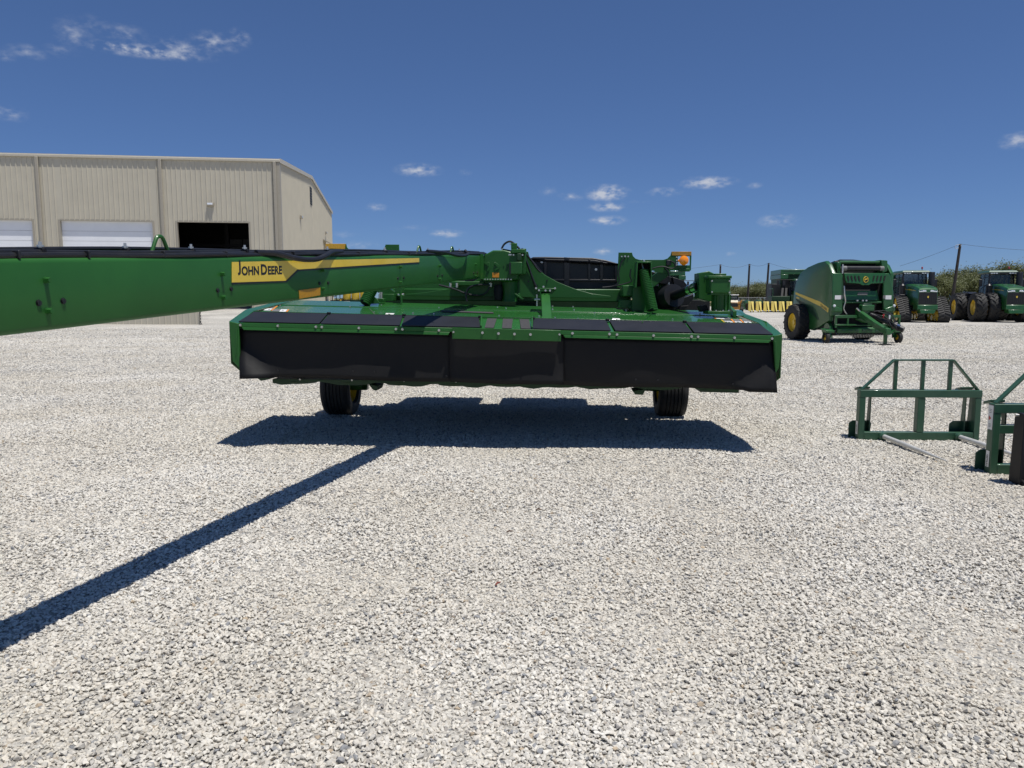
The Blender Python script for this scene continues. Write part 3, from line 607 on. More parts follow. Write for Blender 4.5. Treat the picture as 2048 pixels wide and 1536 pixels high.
# --- deck furniture: fasteners, seams, decals
for x, y in [(560, 612), (700, 614), (748, 625), (826, 627), (868, 628), (878, 616), (995, 615), (1012, 617), (998, 632), (1078, 633), (1105, 613), (1146, 614), (1105, 619), (1148, 620), (1110, 636), (1156, 638), (1189, 626), (1345, 639), (660, 606), (763, 611), (1252, 621), (1400, 628)]:
    bolt('small', dk(x, y), dn, 'zinc', deck, sc=1.15)
for pth in ([(1306, 624), (1284, 646)], [(738, 616), (752, 631)], [(1242, 627), (1266, 627.5), (1272, 622)]):
    mb(MB().tube([dk(x, y, .003) for x, y in pth], .006, 6), 'weld_seam', 'deck_green', deck)
def decal(quad, m, name='decal', lift=.0015, parent=None):
    return mb(MB().prism([dk(x, y, lift) for x, y in quad], dn * .0012), name, m, parent or deck)
for qd, m_ in [([(1224, 636.5), (1239, 637.2), (1243, 642), (1228, 641.2)], 'white_decal'), ([(772, 626.5), (789, 627), (786, 630.5), (770, 630)], 'white_decal'),
               ([(1425, 633.5), (1428, 633.6), (1433, 637.6), (1430, 637.5)], 'orange_decal'), ([(1428.5, 633.6), (1444, 634.2), (1450, 638.4), (1433.5, 637.7)], 'white_decal'), ([(1444.4, 634.2), (1456, 634.7), (1462, 638.8), (1450.5, 638.4)], 'grey_decal'),
               ([(1441, 639.4), (1444, 639.5), (1452, 646), (1449, 645.9)], 'yellow'), ([(1444.4, 639.5), (1459, 639.8), (1463.5, 643), (1448.6, 642.7)], 'grey_decal'), ([(1448.9, 643), (1464, 643.3), (1468, 646.8), (1453, 646.4)], 'white_decal'),
               ([(1460, 638), (1464, 638.2), (1472, 646.9), (1468.5, 646.8)], 'orange_decal'), ([(1464.4, 638.2), (1477, 638.8), (1481.5, 642.9), (1468.4, 642.4)], 'grey_decal'), ([(1469, 643.1), (1482, 643.5), (1486, 647.2), (1472.5, 646.9)], 'white_decal'),
               ([(1478, 638.4), (1482, 638.6), (1490, 647.3), (1487, 647.2)], 'orange_decal'), ([(1482.4, 638.6), (1493, 639.2), (1500, 643.3), (1487, 642.9)], 'grey_decal'), ([(1487.4, 643.4), (1500.5, 643.8), (1506, 647.6), (1490.8, 647.3)], 'white_decal'),
               ([(548, 618.5), (562, 618.8), (557, 623.4), (543, 623.0)], 'grey_decal'), ([(562.5, 618.8), (575, 619.1), (571, 623.8), (558, 623.4)], 'white_decal'), ([(575.4, 619.1), (579, 619.2), (575, 623.9), (571.4, 623.8)], 'orange_decal'),
               ([(547, 608), (558, 608.2), (552, 612.5), (541, 612.3)], 'white_decal'), ([(540, 612.8), (551.6, 613), (546, 616.8), (534, 616.5)], 'grey_decal'), ([(533, 617), (545.5, 617.2), (540, 621.2), (527, 621)], 'white_decal'), ([(552.4, 612.2), (556, 612.3), (545, 621.3), (541, 621.2)], 'orange_decal')]:
    decal(qd, m_)
for x0, y0 in ((1450, 644.2), (1456, 644.6), (1473, 644.4), (1477, 645.3), (1494, 645.0), (1434, 635.6), (1440, 636), (1230, 638.8), (776, 628.2), (563, 620.6), (536, 619)):
    decal([(x0, y0), (x0 + 4, y0 + .1), (x0 + 4.8, y0 + .9), (x0 + .8, y0 + .8)], 'decal_black', 'decal_print', .0032)
# --- gearbox tower on the right of the deck
vt = 1.0; gt_ = empty('x'); bpy.data.objects.remove(gt_)
cdn = lambda x, y: mp(x, y, vt + .12)
fl0 = pbox(1416, 1461, 622, 628.5, vt - .02, .30, 'gearbox_flange', 'green')
for x in (1420, 1432, 1446, 1457): bolt('zinc', mp(x, 622.5, vt + .0), uz, 'zinc', fl0, sc=.9)
mb(MB().lathe(cdn(1440, 622), (0, 0, 1), [(0, .102), (.10, .100), (.19, .104), (.2, .12), (.235, .12)], 12), 'gearbox_lower_housing', 'green')
for k in range(6):
    a = math.pi * (1.1 + k * .16); c_ = cdn(1440, 622)
    mb(MB().box(c_ + Vector((math.cos(a) * .104, math.sin(a) * .104, .10)), (.012, .03, .18), Euler((0, 0, a + math.pi / 2))), 'housing_rib', 'green')
plate([(1420, 590), (1460, 590), (1453, 580), (1427, 580)], vt, .22, 'gearbox_cone', 'green')
tw = plate([(1421, 556), (1462, 557), (1460, 587), (1420.5, 586)], vt - .03, .28, 'gearbox_upper_housing', 'green', bevel=.012)
pbox(1416.5, 1464, 551, 557, vt - .04, .30, 'gearbox_lid', 'green', tw, .008); pbox(1430, 1453, 547, 551, vt + .02, .18, 'gearbox_cap', 'green', tw, .006)
for x, y in ((1424, 584), (1459, 585), (1424, 562), (1459, 562)): bolt('zinc', mp(x, y, vt - .03), -ay, 'zinc', tw, sc=.7)
g2_ = plate([(1397.5, 546), (1418, 542), (1430, 548), (1430, 602), (1418, 603), (1397.5, 597)], 1.34, .3, 'driveline_guard', 'green', bevel=.008)
for x, y in ((1411, 553), (1416, 560)): bolt('zinc', mp(x, y, 1.34), -ay, 'zinc', g2_, sc=.7)
plate([(1398, 612), (1414, 610), (1418, 622), (1402, 624)], 1.2, .15, 'hydraulic_valve', 'black_paint', bevel=.006)
mb(MB().prism([dk(1456, 620), dk(1459, 620), dk(1473, 634), dk(1466, 634)], uz * .07), 'deck_bracket', 'green', bevel=.003)
mb(MB().prism([dk(1462, 622, .004), dk(1482, 622.5, .004), dk(1495, 633.5, .004), dk(1472, 633.5, .004)], dn * .012), 'deck_patch', 'deck_green', deck, .003)
# --- driveshaft and black guards behind
sh = mb(MB().cyl(mp(1338, 595, 2.0), mp(1396, 573, 1.45), .062, .050, 20), 'driveshaft', 'black_paint')
for t0, t1, r_ in ((.70, .80, .060), (.86, .99, .064)):
    p0 = mp(1338, 595, 2.0); p1 = mp(1396, 573, 1.45); mb(MB().cyl(p0.lerp(p1, t0), p0.lerp(p1, t1), r_, r_, 20), 'shaft_collar', 'chrome', sh)
mb(MB().cyl(mp(1338, 595, 2.02), mp(1349, 591, 1.9), .17, .15, 22), 'shaft_shield', 'black_plastic', sh)
plate([(1303, 543), (1346, 555), (1352, 566), (1345, 569), (1300, 565)], 2.2, .4, 'black_guard', 'black_plastic')
plate([(1345, 554), (1367, 561), (1376, 572), (1374, 580), (1350, 576)], 2.1, .35, 'black_guard', 'black_plastic')
plate([(1340, 605), (1366, 596), (1388, 588), (1386, 600), (1366, 619), (1338, 620)], 2.1, .35, 'black_guard', 'black_plastic')
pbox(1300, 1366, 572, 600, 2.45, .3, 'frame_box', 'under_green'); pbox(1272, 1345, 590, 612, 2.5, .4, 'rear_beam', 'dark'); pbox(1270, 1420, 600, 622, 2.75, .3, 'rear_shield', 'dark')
pbox(1317, 1342, 556, 578, 2.42, .08, 'frame_plate', 'green'); plate([(1345, 606), (1360, 602), (1364, 610), (1348, 614)], 2.0, .1, 'drive_cover', 'green')
for x, y0, y1 in ((1337.5, 565, 610),): mb(MB().cyl(mp(x, y0, 2.05), mp(x, y1, 2.05), .012), 'link_rod', 'zinc')
plate([(1362, 612), (1378, 611), (1366, 622), (1358, 621)], 1.85, .1, 'bracket', 'black_paint')
# --- sign brackets left and right
RB = [(1237, 505), (1264, 505), (1266, 512), (1271, 517), (1279, 519.5), (1327, 519.5), (1335, 517), (1341, 511), (1343, 503.5), (1383, 503.5), (1382, 540), (1341, 541), (1341, 546), (1322, 546), (1306, 541), (1292, 543), (1286, 560), (1262, 575), (1234, 575)]
def holed(b, outer_cb): return b
# right plate is made of pieces round the square lamp window
plate(RB[:9] + [(1343, 512.5), (1356, 512.5), (1356, 541), (1341, 541), (1341, 546), (1322, 546), (1306, 541), (1292, 543), (1286, 560), (1262, 575), (1234, 575)], 2.0, .012, 'sign_bracket', 'green', bevel=.002)
plate([(1343, 503.5), (1383, 503.5), (1383, 512.5), (1343, 512.5)], 2.0, .012, 'sign_bracket', 'green', bevel=.002)
plate([(1379.5, 512.5), (1383, 512.5), (1382, 541), (1379.5, 541)], 2.0, .012, 'sign_bracket', 'green', bevel=.002)
plate([(1356, 530.5), (1379.5, 530.5), (1379.5, 541), (1356, 541)], 2.0, .012, 'sign_bracket', 'green', bevel=.002)
pbox(1343.5, 1383, 503, 511, 1.996, .003, 'reflector', 'amber')
pbox(1357, 1380, 537, 543, 1.98, .05, 'bracket_foot', 'green')
lm = mb(MB().lathe(mp(1367.5, 521, 1.99), -ay, [(-.03, .001), (-.03, .05), (.0, .062), (.022, .058), (.036, .035), (.04, .001)], 24), 'marker_lamp', 'lens')
mb(MB().cyl(mp(1356, 521.5, 2.0), mp(1362, 521, 2.0), .014, .022, 8), 'lamp_stalk', 'lens', lm)
for y in (514.5, 520.5, 525.5, 529.5): bolt('small', mp(1353.5, y, 1.998), -ay, 'zinc', lm)
for x, y in ((1243.5, 513), (1256.5, 513)): bolt('small', mp(x, y, 1.998), -ay, 'zinc', None)
bolt('zinc', mp(1250, 513, 1.998), -ay, 'zinc', None)
pbox(1333, 1343, 520, 531, 1.93, .06, 'junction_box', 'black_plastic')
for pth in ([(1250, 514), (1243, 525), (1237, 545), (1238, 562), (1228, 572), (1205, 575)], [(1340, 521), (1348, 526), (1350, 534), (1342, 537), (1325, 533), (1308, 536), (1300, 540)], [(1330, 536), (1337, 545), (1338, 556)], [(1262, 538), (1260, 552), (1263, 562), (1248, 568), (1230, 572)]):
    mb(MB().tube(smooth_path([mp(x, y, 1.93) for x, y in pth], 5), .009, 7), 'cable', 'hose')
ml = lambda pts: [(2035 - x, y - 16) for x, y in pts]
lbr = plate(ml(RB[:10]) + ml([(1382, 540), (1341, 541), (1322, 546), (1306, 541), (1292, 543), (1286, 560), (1262, 575), (1234, 575)]), 2.0, .012, 'sign_bracket', 'green', bevel=.002)
plate([(651, 487.5), (691, 487.5), (690, 498), (651, 497)], 1.99, .004, 'reflector', 'amber_bright')
# channel and springs
plate([(1274, 524), (1303, 524), (1302, 530), (1299, 575), (1268, 575), (1276, 530)], 1.66, .015, 'spring_channel_web', 'dark')
for pts in ([(1273.5, 523), (1303.5, 523), (1303.5, 526), (1273.5, 526)],): plate(pts, 1.42, .26, 'spring_channel', 'green', bevel=.004)
for x in (1273.5, 1301.5): plate([(x, 526), (x + 2.2, 526), (x + (2.2 if x > 1290 else 0), 575), (x - (0 if x > 1290 else 4), 575)], 1.42, .24, 'spring_channel', 'green', bevel=.003)
bolt('zinc', mp(1288, 523.0, 1.55), uz, 'zinc', None, sc=1.2)
def spring(p0, p1, r_, turns, wr=.008):
    p0 = Vector(p0); p1 = Vector(p1); t_ = (p1 - p0).normalized(); a = t_.cross(Vector((1, 0, 0))).normalized(); b = t_.cross(a); pts = []
    n = turns * 12
    for i in range(n + 1):
        ang = 2 * math.pi * i / 12; pts.append(p0.lerp(p1, i / n) + a * math.cos(ang) * r_ + b * math.sin(ang) * r_)
    o = mb(MB().tube(pts, wr, 5), 'coil_spring', 'green'); mb(MB().cyl(p0, p1, r_ * .86, r_ * .86, 16), 'spring_core', 'dark', o)
    mb(MB().cyl(p0 - t_ * .11, p0, .012), 'spring_rod', 'zinc', o)
spring(mp(1287, 541, 1.5), mp(1305, 621, 1.36), .062, 24, .0095); spring(mp(754, 560, 1.6), mp(729, 607, 1.42), .066, 14, .010)
plate([(1292, 570), (1300, 590), (1300, 623), (1263, 621), (1266, 575)], 1.62, .02, 'spring_bracket', 'green'); plate([(742, 590), (752, 596), (760, 607), (735, 608), (738, 592)], 1.5, .02, 'spring_bracket', 'green')
# --- cross frame, gusset, pivot head
beam = mb(MB().prism([mp(772, 577, 2.15), mp(1262, 578.5, 2.15), mp(1262, 604.5, 2.15), mp(772, 600.5, 2.15)], ay * .24), 'cross_beam', 'green', bevel=.012)
gus = plate([(1044, 503), (1056, 503), (1060, 518), (1072, 534), (1090, 550), (1115, 564), (1150, 578), (1185, 587.5), (1222, 592), (1222, 596.5), (812, 591.5), (812, 588), (850, 585), (900, 577), (945, 564), (980, 545), (1000, 520), (1010, 505)], 2.06, .03, 'gusset_plate', 'green', bevel=.004)
for x, y in ((1057, 563), (1094, 561)): bolt('small', mp(x, y, 2.058), -ay, 'decal_black', gus, 'bolt_hole')
tub = mb(MB().prism([mp(1245, 570.5, 1.72), mp(1271, 570.5, 1.72), mp(1271, 593, 1.72), mp(1245, 593, 1.72)], ay * .42), 'lift_arm_tube', 'green', bevel=.012)
plate([(1240, 600), (1268, 600), (1268, 616), (1236, 615)], 1.75, .2, 'hinge_block', 'green'); mb(MB().cyl(mp(1268, 592, 1.7), mp(1266, 619, 1.7), .02), 'adjuster_rod', 'zinc'); pbox(1258, 1272, 611, 618, 1.66, .1, 'adjuster_base', 'green')
plate([(1270, 593), (1284, 593), (1292, 616), (1292, 622), (1268, 620)], 1.78, .02, 'hinge_plate', 'green')
pbox(757, 788, 588, 602, 1.9, .2, 'hinge_block', 'green'); mb(MB().cyl(mp(762, 584, 1.7), mp(762, 604, 1.7), .022), 'adjuster_rod', 'zinc'); pbox(756, 768, 597, 605, 1.66, .1, 'adjuster_base', 'green')
mb(MB().cyl(mp(796, 590, 1.72), mp(808, 589, 1.72), .016), 'adjuster_bolt', 'zinc'); mb(MB().cyl(mp(801, 580, 1.7), mp(803, 606, 1.7), .014), 'link_rod', 'green'); pbox(790, 806, 573, 586, 1.8, .1, 'frame_lug', 'green')
pbox(806, 930, 562, 579, 2.22, .14, 'frame_tube', 'green')
for x0, x1, dy in ((652, 766, 0), (1296, 1396, 8)): plate([(x0, 628 + dy), (x1, 629 + dy), (x1, 640 + dy), (x0, 639 + dy)], 2.0, 1.0, 'added_wheel_shade', 'under_green')  # added plates that keep the sun off the wheels
# upright arm on the deck
arm = mb(MB().prism([mp(1082, 583, 1.32), mp(1099, 583, 1.32), mp(1104, 641, .66), mp(1084, 640, .66)], ay * .10), 'deck_arm', 'green', bevel=.006)
tpl = plate([(1070, 576), (1112, 576.5), (1112, 579.5), (1070, 579)], 1.26, .25, 'arm_top_plate', 'green')
plate([(1096, 580), (1112, 580), (1104, 588), (1099, 588)], 1.33, .1, 'arm_gusset', 'green'); plate([(1070, 580), (1079, 580), (1079, 592), (1072, 590)], 1.36, .1, 'arm_gusset', 'green')
for x, y in ((1078, 580.5), (1091, 581), (1100, 581), (1072, 576.5), (1087, 573.5), (1110, 576.5)): bolt('zinc', mp(x, y, 1.25), -ay, 'zinc', tpl, sc=.9)
mb(MB().cyl(mp(1074, 589, 1.3), mp(1074, 612, 1.3), .010), 'adjuster_rod', 'zinc'); mb(MB().cyl(mp(1069, 599, 1.3), mp(1080, 599, 1.3), .015), 'adjuster_nut', 'zinc')
# pivot drum and cables below the head
mb(MB().lathe(mp(1019, 600, 2.0), (0, 0, 1), [(-.02, .11), (.06, .10), (.15, .105), (.23, .105), (.25, .12)], 18), 'pivot_drum', 'green')
mb(MB().lathe(mp(997, 588, 1.95), (0, 0, 1), [(-.08, .001), (-.08, .05), (.05, .065), (.12, .05)], 14), 'swivel_motor', 'black_paint')
plate([(1026, 586), (1030, 586), (1048, 598), (1043, 599)], 1.72, .02, 'stop_strip', 'green'); plate([(1034, 588), (1039, 586), (1041, 594), (1033, 595)], 1.74, .05, 'stop_lug', 'green')
pbox(903, 968, 563, 571, 2.0, .12, 'hydraulic_cylinder', 'green'); 
for x in (901, 914): mb(MB().cyl(mp(x, 566, 1.95), mp(x - .5, 575, 1.95), .018), 'cylinder_fitting', 'zinc')
pbox(978, 984, 565, 574, 1.93, .08, 'fitting_block', 'steel')
for pth, v in (([(878, 570), (905, 577), (935, 588), (958, 591), (972, 586), (980, 573)], 1.85), ([(980, 570), (955, 570), (938, 576), (932, 590), (934, 603)], 1.8), ([(1003, 498), (1009, 488), (1020, 483), (1031, 490), (1046, 507), (1056, 530), (1064, 553), (1074, 577)], 1.9), ([(1005, 499), (1020, 502), (1036, 506), (1050, 518), (1058, 538), (1072, 580)], 1.92), ([(1043, 497), (1062, 520), (1074, 537), (1082, 545)], 2.02)):
    mb(MB().tube(smooth_path([mp(x, y, v) for x, y in pth], 6), .0125, 8), 'hydraulic_hose', 'hose')

# ------------------------------------------------------------------ tongue
TA, TB = Vector((-2.035, 2.985, 0)), Vector((-.345, 9.55, 0))
td = (TB - TA).normalized(); tn = Vector((td.y, -td.x, 0))        # tn points out of the visible face (to the right)
def tf(x, y, off=0): return hit(x, y, TA, tn) + tn * off           # point on the visible face
zt = lambda p: p.z
s0 = (tf(0, 590) - TA).dot(td); s1 = (tf(963, 540) - TA).dot(td)
topz = lambda s_: tf(0, 516).z + (tf(963, 509).z - tf(0, 516).z) * (s_ - s0) / (s1 - s0)
botz = lambda s_: tf(0, 673).z + (tf(963, 556.5).z - tf(0, 673).z) * (s_ - s0) / (s1 - s0)
WT = .22; cr_ = .024
def tsec(s_, ws=1.0):
    b = TA + td * s_; zt_, zb_ = topz(s_), botz(s_); pts = []
    for cxn, czn, a0 in ((0 - cr_, zt_ - cr_, 90), (0 - cr_, zb_ + cr_, 0), (-WT + cr_, zb_ + cr_, -90), (-WT + cr_, zt_ - cr_, -180)):
        for k in range(4):
            a = R(a0 - k * 30); pts.append(b + tn * (cxn + math.cos(a) * cr_) + uz * (czn + math.sin(a) * cr_))
    return pts
SA = s0 - 2.9
tong = mb(MB().loft([tsec(SA), tsec(SA * .5 + s0 * .5), tsec(s0), tsec((s0 + s1) / 2), tsec(s1)]), 'tongue', 'green')
# hitch end (behind the photographer's left shoulder)
he = TA + td * SA
hc = mb(MB().prism([he + tn * .02 + uz * (botz(SA) + .02), he - tn * (WT + .02) + uz * (botz(SA) + .02), he - tn * (WT + .02) + uz * (topz(SA) - .02), he + tn * .02 + uz * (topz(SA) - .02)], -td * .12), 'hitch_plate', 'green', bevel=.01)
mb(MB().prism([he - td * .12 - tn * .06 + uz * .55, he - td * .12 - tn * .16 + uz * .55, he - td * .12 - tn * .16 + uz * botz(SA), he - td * .12 - tn * .06 + uz * botz(SA)], -td * .3), 'hitch_clevis', 'green', bevel=.01)
jk = mb(MB().cyl(he + td * .3 - tn * .32 + uz * .03, he + td * .3 - tn * .32 + uz * 1.6, .05), 'jack_stand', 'black_paint')
mb(MB().box(he + td * .3 - tn * .32 + uz * .025, (.3, .3, .03)), 'jack_foot', 'black_paint', jk); mb(MB().box(he + td * .3 - tn * .25 + uz * 1.4, (.14, .1, .2)), 'jack_mount', 'green', jk)
# decal with lettering
def tprism(pts, off, t, name, m, parent): return mb(MB().prism([tf(x, y, off) for x, y in pts], tn * t), name, m, parent)
tprism([(463, 565.5), (571, 562), (595, 539.5), (838, 524.5), (838, 527), (596, 542.5), (573, 564.5), (463, 569)], .0012, .001, 'decal_underline', 'decal_black', tong)  # black underline printed below the yellow decal
dcl = tprism([(463, 524), (838, 516), (838, 524.2), (594, 539), (570.5, 561.5), (463, 565)], .0014, .001, 'name_decal', 'yellow', tong)
ex = (tf(569, 547) - tf(475, 550)).normalized(); ey = uz
cap = (tf(475, 533).z - tf(475, 551).z)
x_ = tf(475, 550.5, .003)
for wd_, big in (('J', 1), ('OHN', 0), (' ', 2), ('D', 1), ('EERE', 0)):
    if big == 2: x_ = x_ + ex * cap * .22; continue
    hgt = cap * (1.20 if big else .98); lb, wdt = text_mb(wd_, hgt / .72, x_, ex, ey, .0, .052 * hgt, 1.10)
    lo = min((v - x_).dot(ey) for v in lb.v); lb.v = [v - ey * (lo if wd_ == 'J' else 0) - ex * (min((q_ - x_).dot(ex) for q_ in lb.v)) for v in lb.v]
    mb(lb, 'lettering', 'decal_black', dcl); x_ = x_ + ex * (wdt + cap * .15)
LETTER_END = x_
tprism([(597, 580.5), (640, 575), (640, 590.5), (598, 597.5)], .0014, .002, 'reflector', 'amber', tong)
for x, y, k in [(91, 560, 'green'), (95, 622, 'green'), (77, 606, 'cap'), (126, 602, 'cap'), (443, 548, 'green'), (445, 595, 'green'), (435, 581, 'cap'), (462, 578, 'cap'), (643.5, 540.5, 'green'), (644.5, 578, 'green'), (638.5, 567, 'cap'), (656, 566, 'cap'), (799.5, 534, 'green'), (799.5, 565, 'green'), (795.5, 557, 'cap'), (807, 556, 'cap'), (878.5, 532, 'green'), (878.5, 558.5, 'green'), (875, 552, 'cap'), (884, 551, 'cap'), (950, 529, 'green'), (950, 552, 'green'), (947, 546.5, 'cap'), (954, 545.5, 'cap')]:
    bolt(k, tf(x, y), tn, 'green' if k == 'green' else 'decal_black', tong, 'bolt' if k == 'green' else 'hole_plug')
# hoses along the top
def ton(s_, lat, up_): return TA + td * s_ - tn * lat + uz * (topz(s_) + up_)
rh = random.Random(5)
for i, (lat, h0, r_) in enumerate(((.018, .008, .0135), (.052, .009, .0135), (.034, .022, .011), (.10, .036, .0105), (.15, .014, .014))):
    pts = []; n = 26; ph = rh.uniform(0, 6)
    for k in range(n + 1):
        s_ = SA + .3 + (s1 + .25 - SA - .3) * k / n
        pts.append(ton(s_, lat + .008 * math.sin(k * 1.3 + ph), h0 + (.006 * math.sin(k * .9 + ph) if h0 > .03 else .002 * math.sin(k * 2.1 + ph))))
    mb(MB().tube(smooth_path(pts, 3), r_, 8), 'hydraulic_hose', 'hose', tong)
mb(MB().tube(smooth_path([tf(x, y, o) for x, y, o in ((520, 505, -.03), (552, 507, .0), (575, 515, .03), (600, 519, .04), (625, 518, .04), (645, 511, .03), (665, 504, .0), (690, 503, -.03))], 5), .019, 9), 'sagging_hose', 'hose', tong)
mb(MB().tube(smooth_path([tf(x, y, o) for x, y, o in ((860, 502, -.03), (885, 505, .02), (905, 511, .05), (922, 511, .05), (931, 507, .03), (933, 501, -.02))], 5), .017, 8), 'sagging_hose', 'hose', tong)
def son(px): return (tf(px, 505) - TA).dot(td)
for px in (100, 268, 398, 504, 667, 780, 865, 927):
    s_ = son(px); c_ = ton(s_, .05, .0)
    o = mb(MB().box(c_ + uz * .020, (.05, .022, .044), Matrix((tn, td, uz)).transposed()), 'hose_clamp', 'black_paint', tong, .004)
    mb(MB().cyl(c_ + uz * .04, c_ + uz * .068, .007, .007, 8).cyl(c_ + uz * .046, c_ + uz * .054, .014, .014, 8), 'clamp_stud', 'zinc', o)
for k, px in enumerate((40, 180, 330, 455, 590, 720, 820, 900)):
    s_ = son(px); mb(MB().box(ton(s_, .042, .013), (.084, .012, .034), Matrix((tn, td, uz)).transposed()), 'hose_tie', 'hose', tong, .003)
for px, hw, hh in ((334, .062, .105), (846, .06, .085), (911, .06, .085)):
    s_ = son(px); c_ = ton(s_, .04, 0)
    mb(MB().tube(smooth_path([c_ + td * a + uz * b for a, b in ((-hw * 1.15, 0), (-hw * .8, hh * .45), (-hw * .35, hh * .92), (0, hh), (hw * .35, hh * .92), (hw * .8, hh * .45), (hw * 1.15, 0))], 4), .010, 8), 'hose_guide', 'green', tong)
# --- head of the tongue
vh = 1.78
head = mb(MB().prism([mp(x, y, vh) for x, y in ((966, 511), (986, 500.5), (1008, 500), (1036, 507), (1036, 559.5), (966, 559.5))], ay * .34), 'tongue_head', 'green', bevel=.014)
tprism([(960, 508), (966, 508), (966, 557), (960, 558)], -.012, .02, 'joint_flange', 'green', tong)
for pts in ([(967, 526), (979, 524), (980, 536), (976, 543.5), (973, 541), (977, 533)], [(990, 524), (1000, 531), (999, 537), (990, 542), (988, 540), (995, 535), (988, 528)]): plate(pts, vh - .012, .014, 'cable_hook', 'green', head, .002)
plate([(984.5, 545.5), (998, 545.5), (998, 555), (984.5, 555)], vh - .003, .004, 'warning_sticker', 'orange_decal', head)
rk = pbox(966, 1024, 557.5, 561.5, vh - .03, .2, 'rack_plate', 'green', head)
for k in range(11): bolt('zinc', mp(970 + k * 5.2, 558.6, vh - .03), -ay, 'zinc', rk, 'rack_tooth', .62)
bx_ = pbox(1019, 1044, 524, 548, vh - .10, .14, 'head_cover', 'green', head, .006); pbox(1018.5, 1022, 524.5, 548.5, vh - .105, .02, 'cover_gasket', 'decal_black', bx_, 0)
pbox(1022, 1050, 498, 506, vh - .02, .18, 'head_bracket', 'green', head); pbox(1022, 1034, 486, 498, vh + .03, .05, 'hose_anchor', 'green', head); pbox(1045, 1052, 497, 548, vh + .1, .12, 'head_post', 'green', head); pbox(1034, 1042, 507, 521, vh - .05, .08, 'latch_body', 'under_green', head)
for x, y in ((1018.5, 509.5), (1021.5, 509.5), (1027, 510), (1045, 510), (1004, 498.5), (1020.5, 488)): bolt('zinc', mp(x, y, vh - .02 if y > 505 else vh + .05), -ay, 'zinc', head, sc=.8)
for x, y in ((1008, 531), (1015, 534)): bolt('cap', mp(x, y, vh), -ay, 'green', head, 'head_boss', .8)
# --- black swath hood behind
HD = [(1058, 518), (1066, 514), (1090, 513.5), (1130, 514.5), (1185, 515.5), (1212, 520), (1240, 528), (1240, 579), (1105, 579), (1080, 560), (1064, 538)]
hood = plate(HD, 2.75, 1.1, 'swath_hood', 'black_plastic', bevel=.01)
for pts in ([(1060, 518), (1240, 528), (1240, 531), (1188, 520), (1090, 518.5), (1062, 521)], [(1088, 518), (1093, 518), (1093, 560), (1088, 556)], [(1128, 514.5), (1139, 514.7), (1139, 577), (1128, 577)], [(1176, 518), (1181, 518), (1181, 560), (1176, 560)], [(1200, 521), (1206, 522), (1206, 560), (1200, 560)], [(1230, 528), (1240, 531), (1240, 560), (1230, 560)], [(1095, 558), (1240, 559), (1240, 563), (1098, 562)]):
    plate(pts, 2.712, .04, 'hood_rib', 'black_plastic', hood, .005)
for x, y in ((1083.5, 524), (1192, 539)): bolt('zinc', mp(x, y, 2.74), -ay, 'zinc', hood, sc=1.3)
plate([(1050, 520), (1062, 517), (1088, 547), (1080, 550)], 2.5, .05, 'hood_edge', 'black_plastic', bevel=.004)
plate([(830, 552), (850, 546), (1000, 548), (1000, 590), (880, 592)], 2.75, 1.1, 'swath_hood', 'black_plastic', bevel=.01)
mb(MB().prism([mp(690, 540, 2.02), mp(720, 540, 2.02), mp(800, 590, 2.02), mp(775, 598, 2.02)], ay * .14), 'bracket_arm', 'green', bevel=.006)
mb(MB().prism([mp(1315, 545, 2.02), mp(1345, 545, 2.02), mp(1275, 600, 2.02), mp(1250, 590, 2.02)], ay * .14), 'bracket_arm', 'green', bevel=.006)
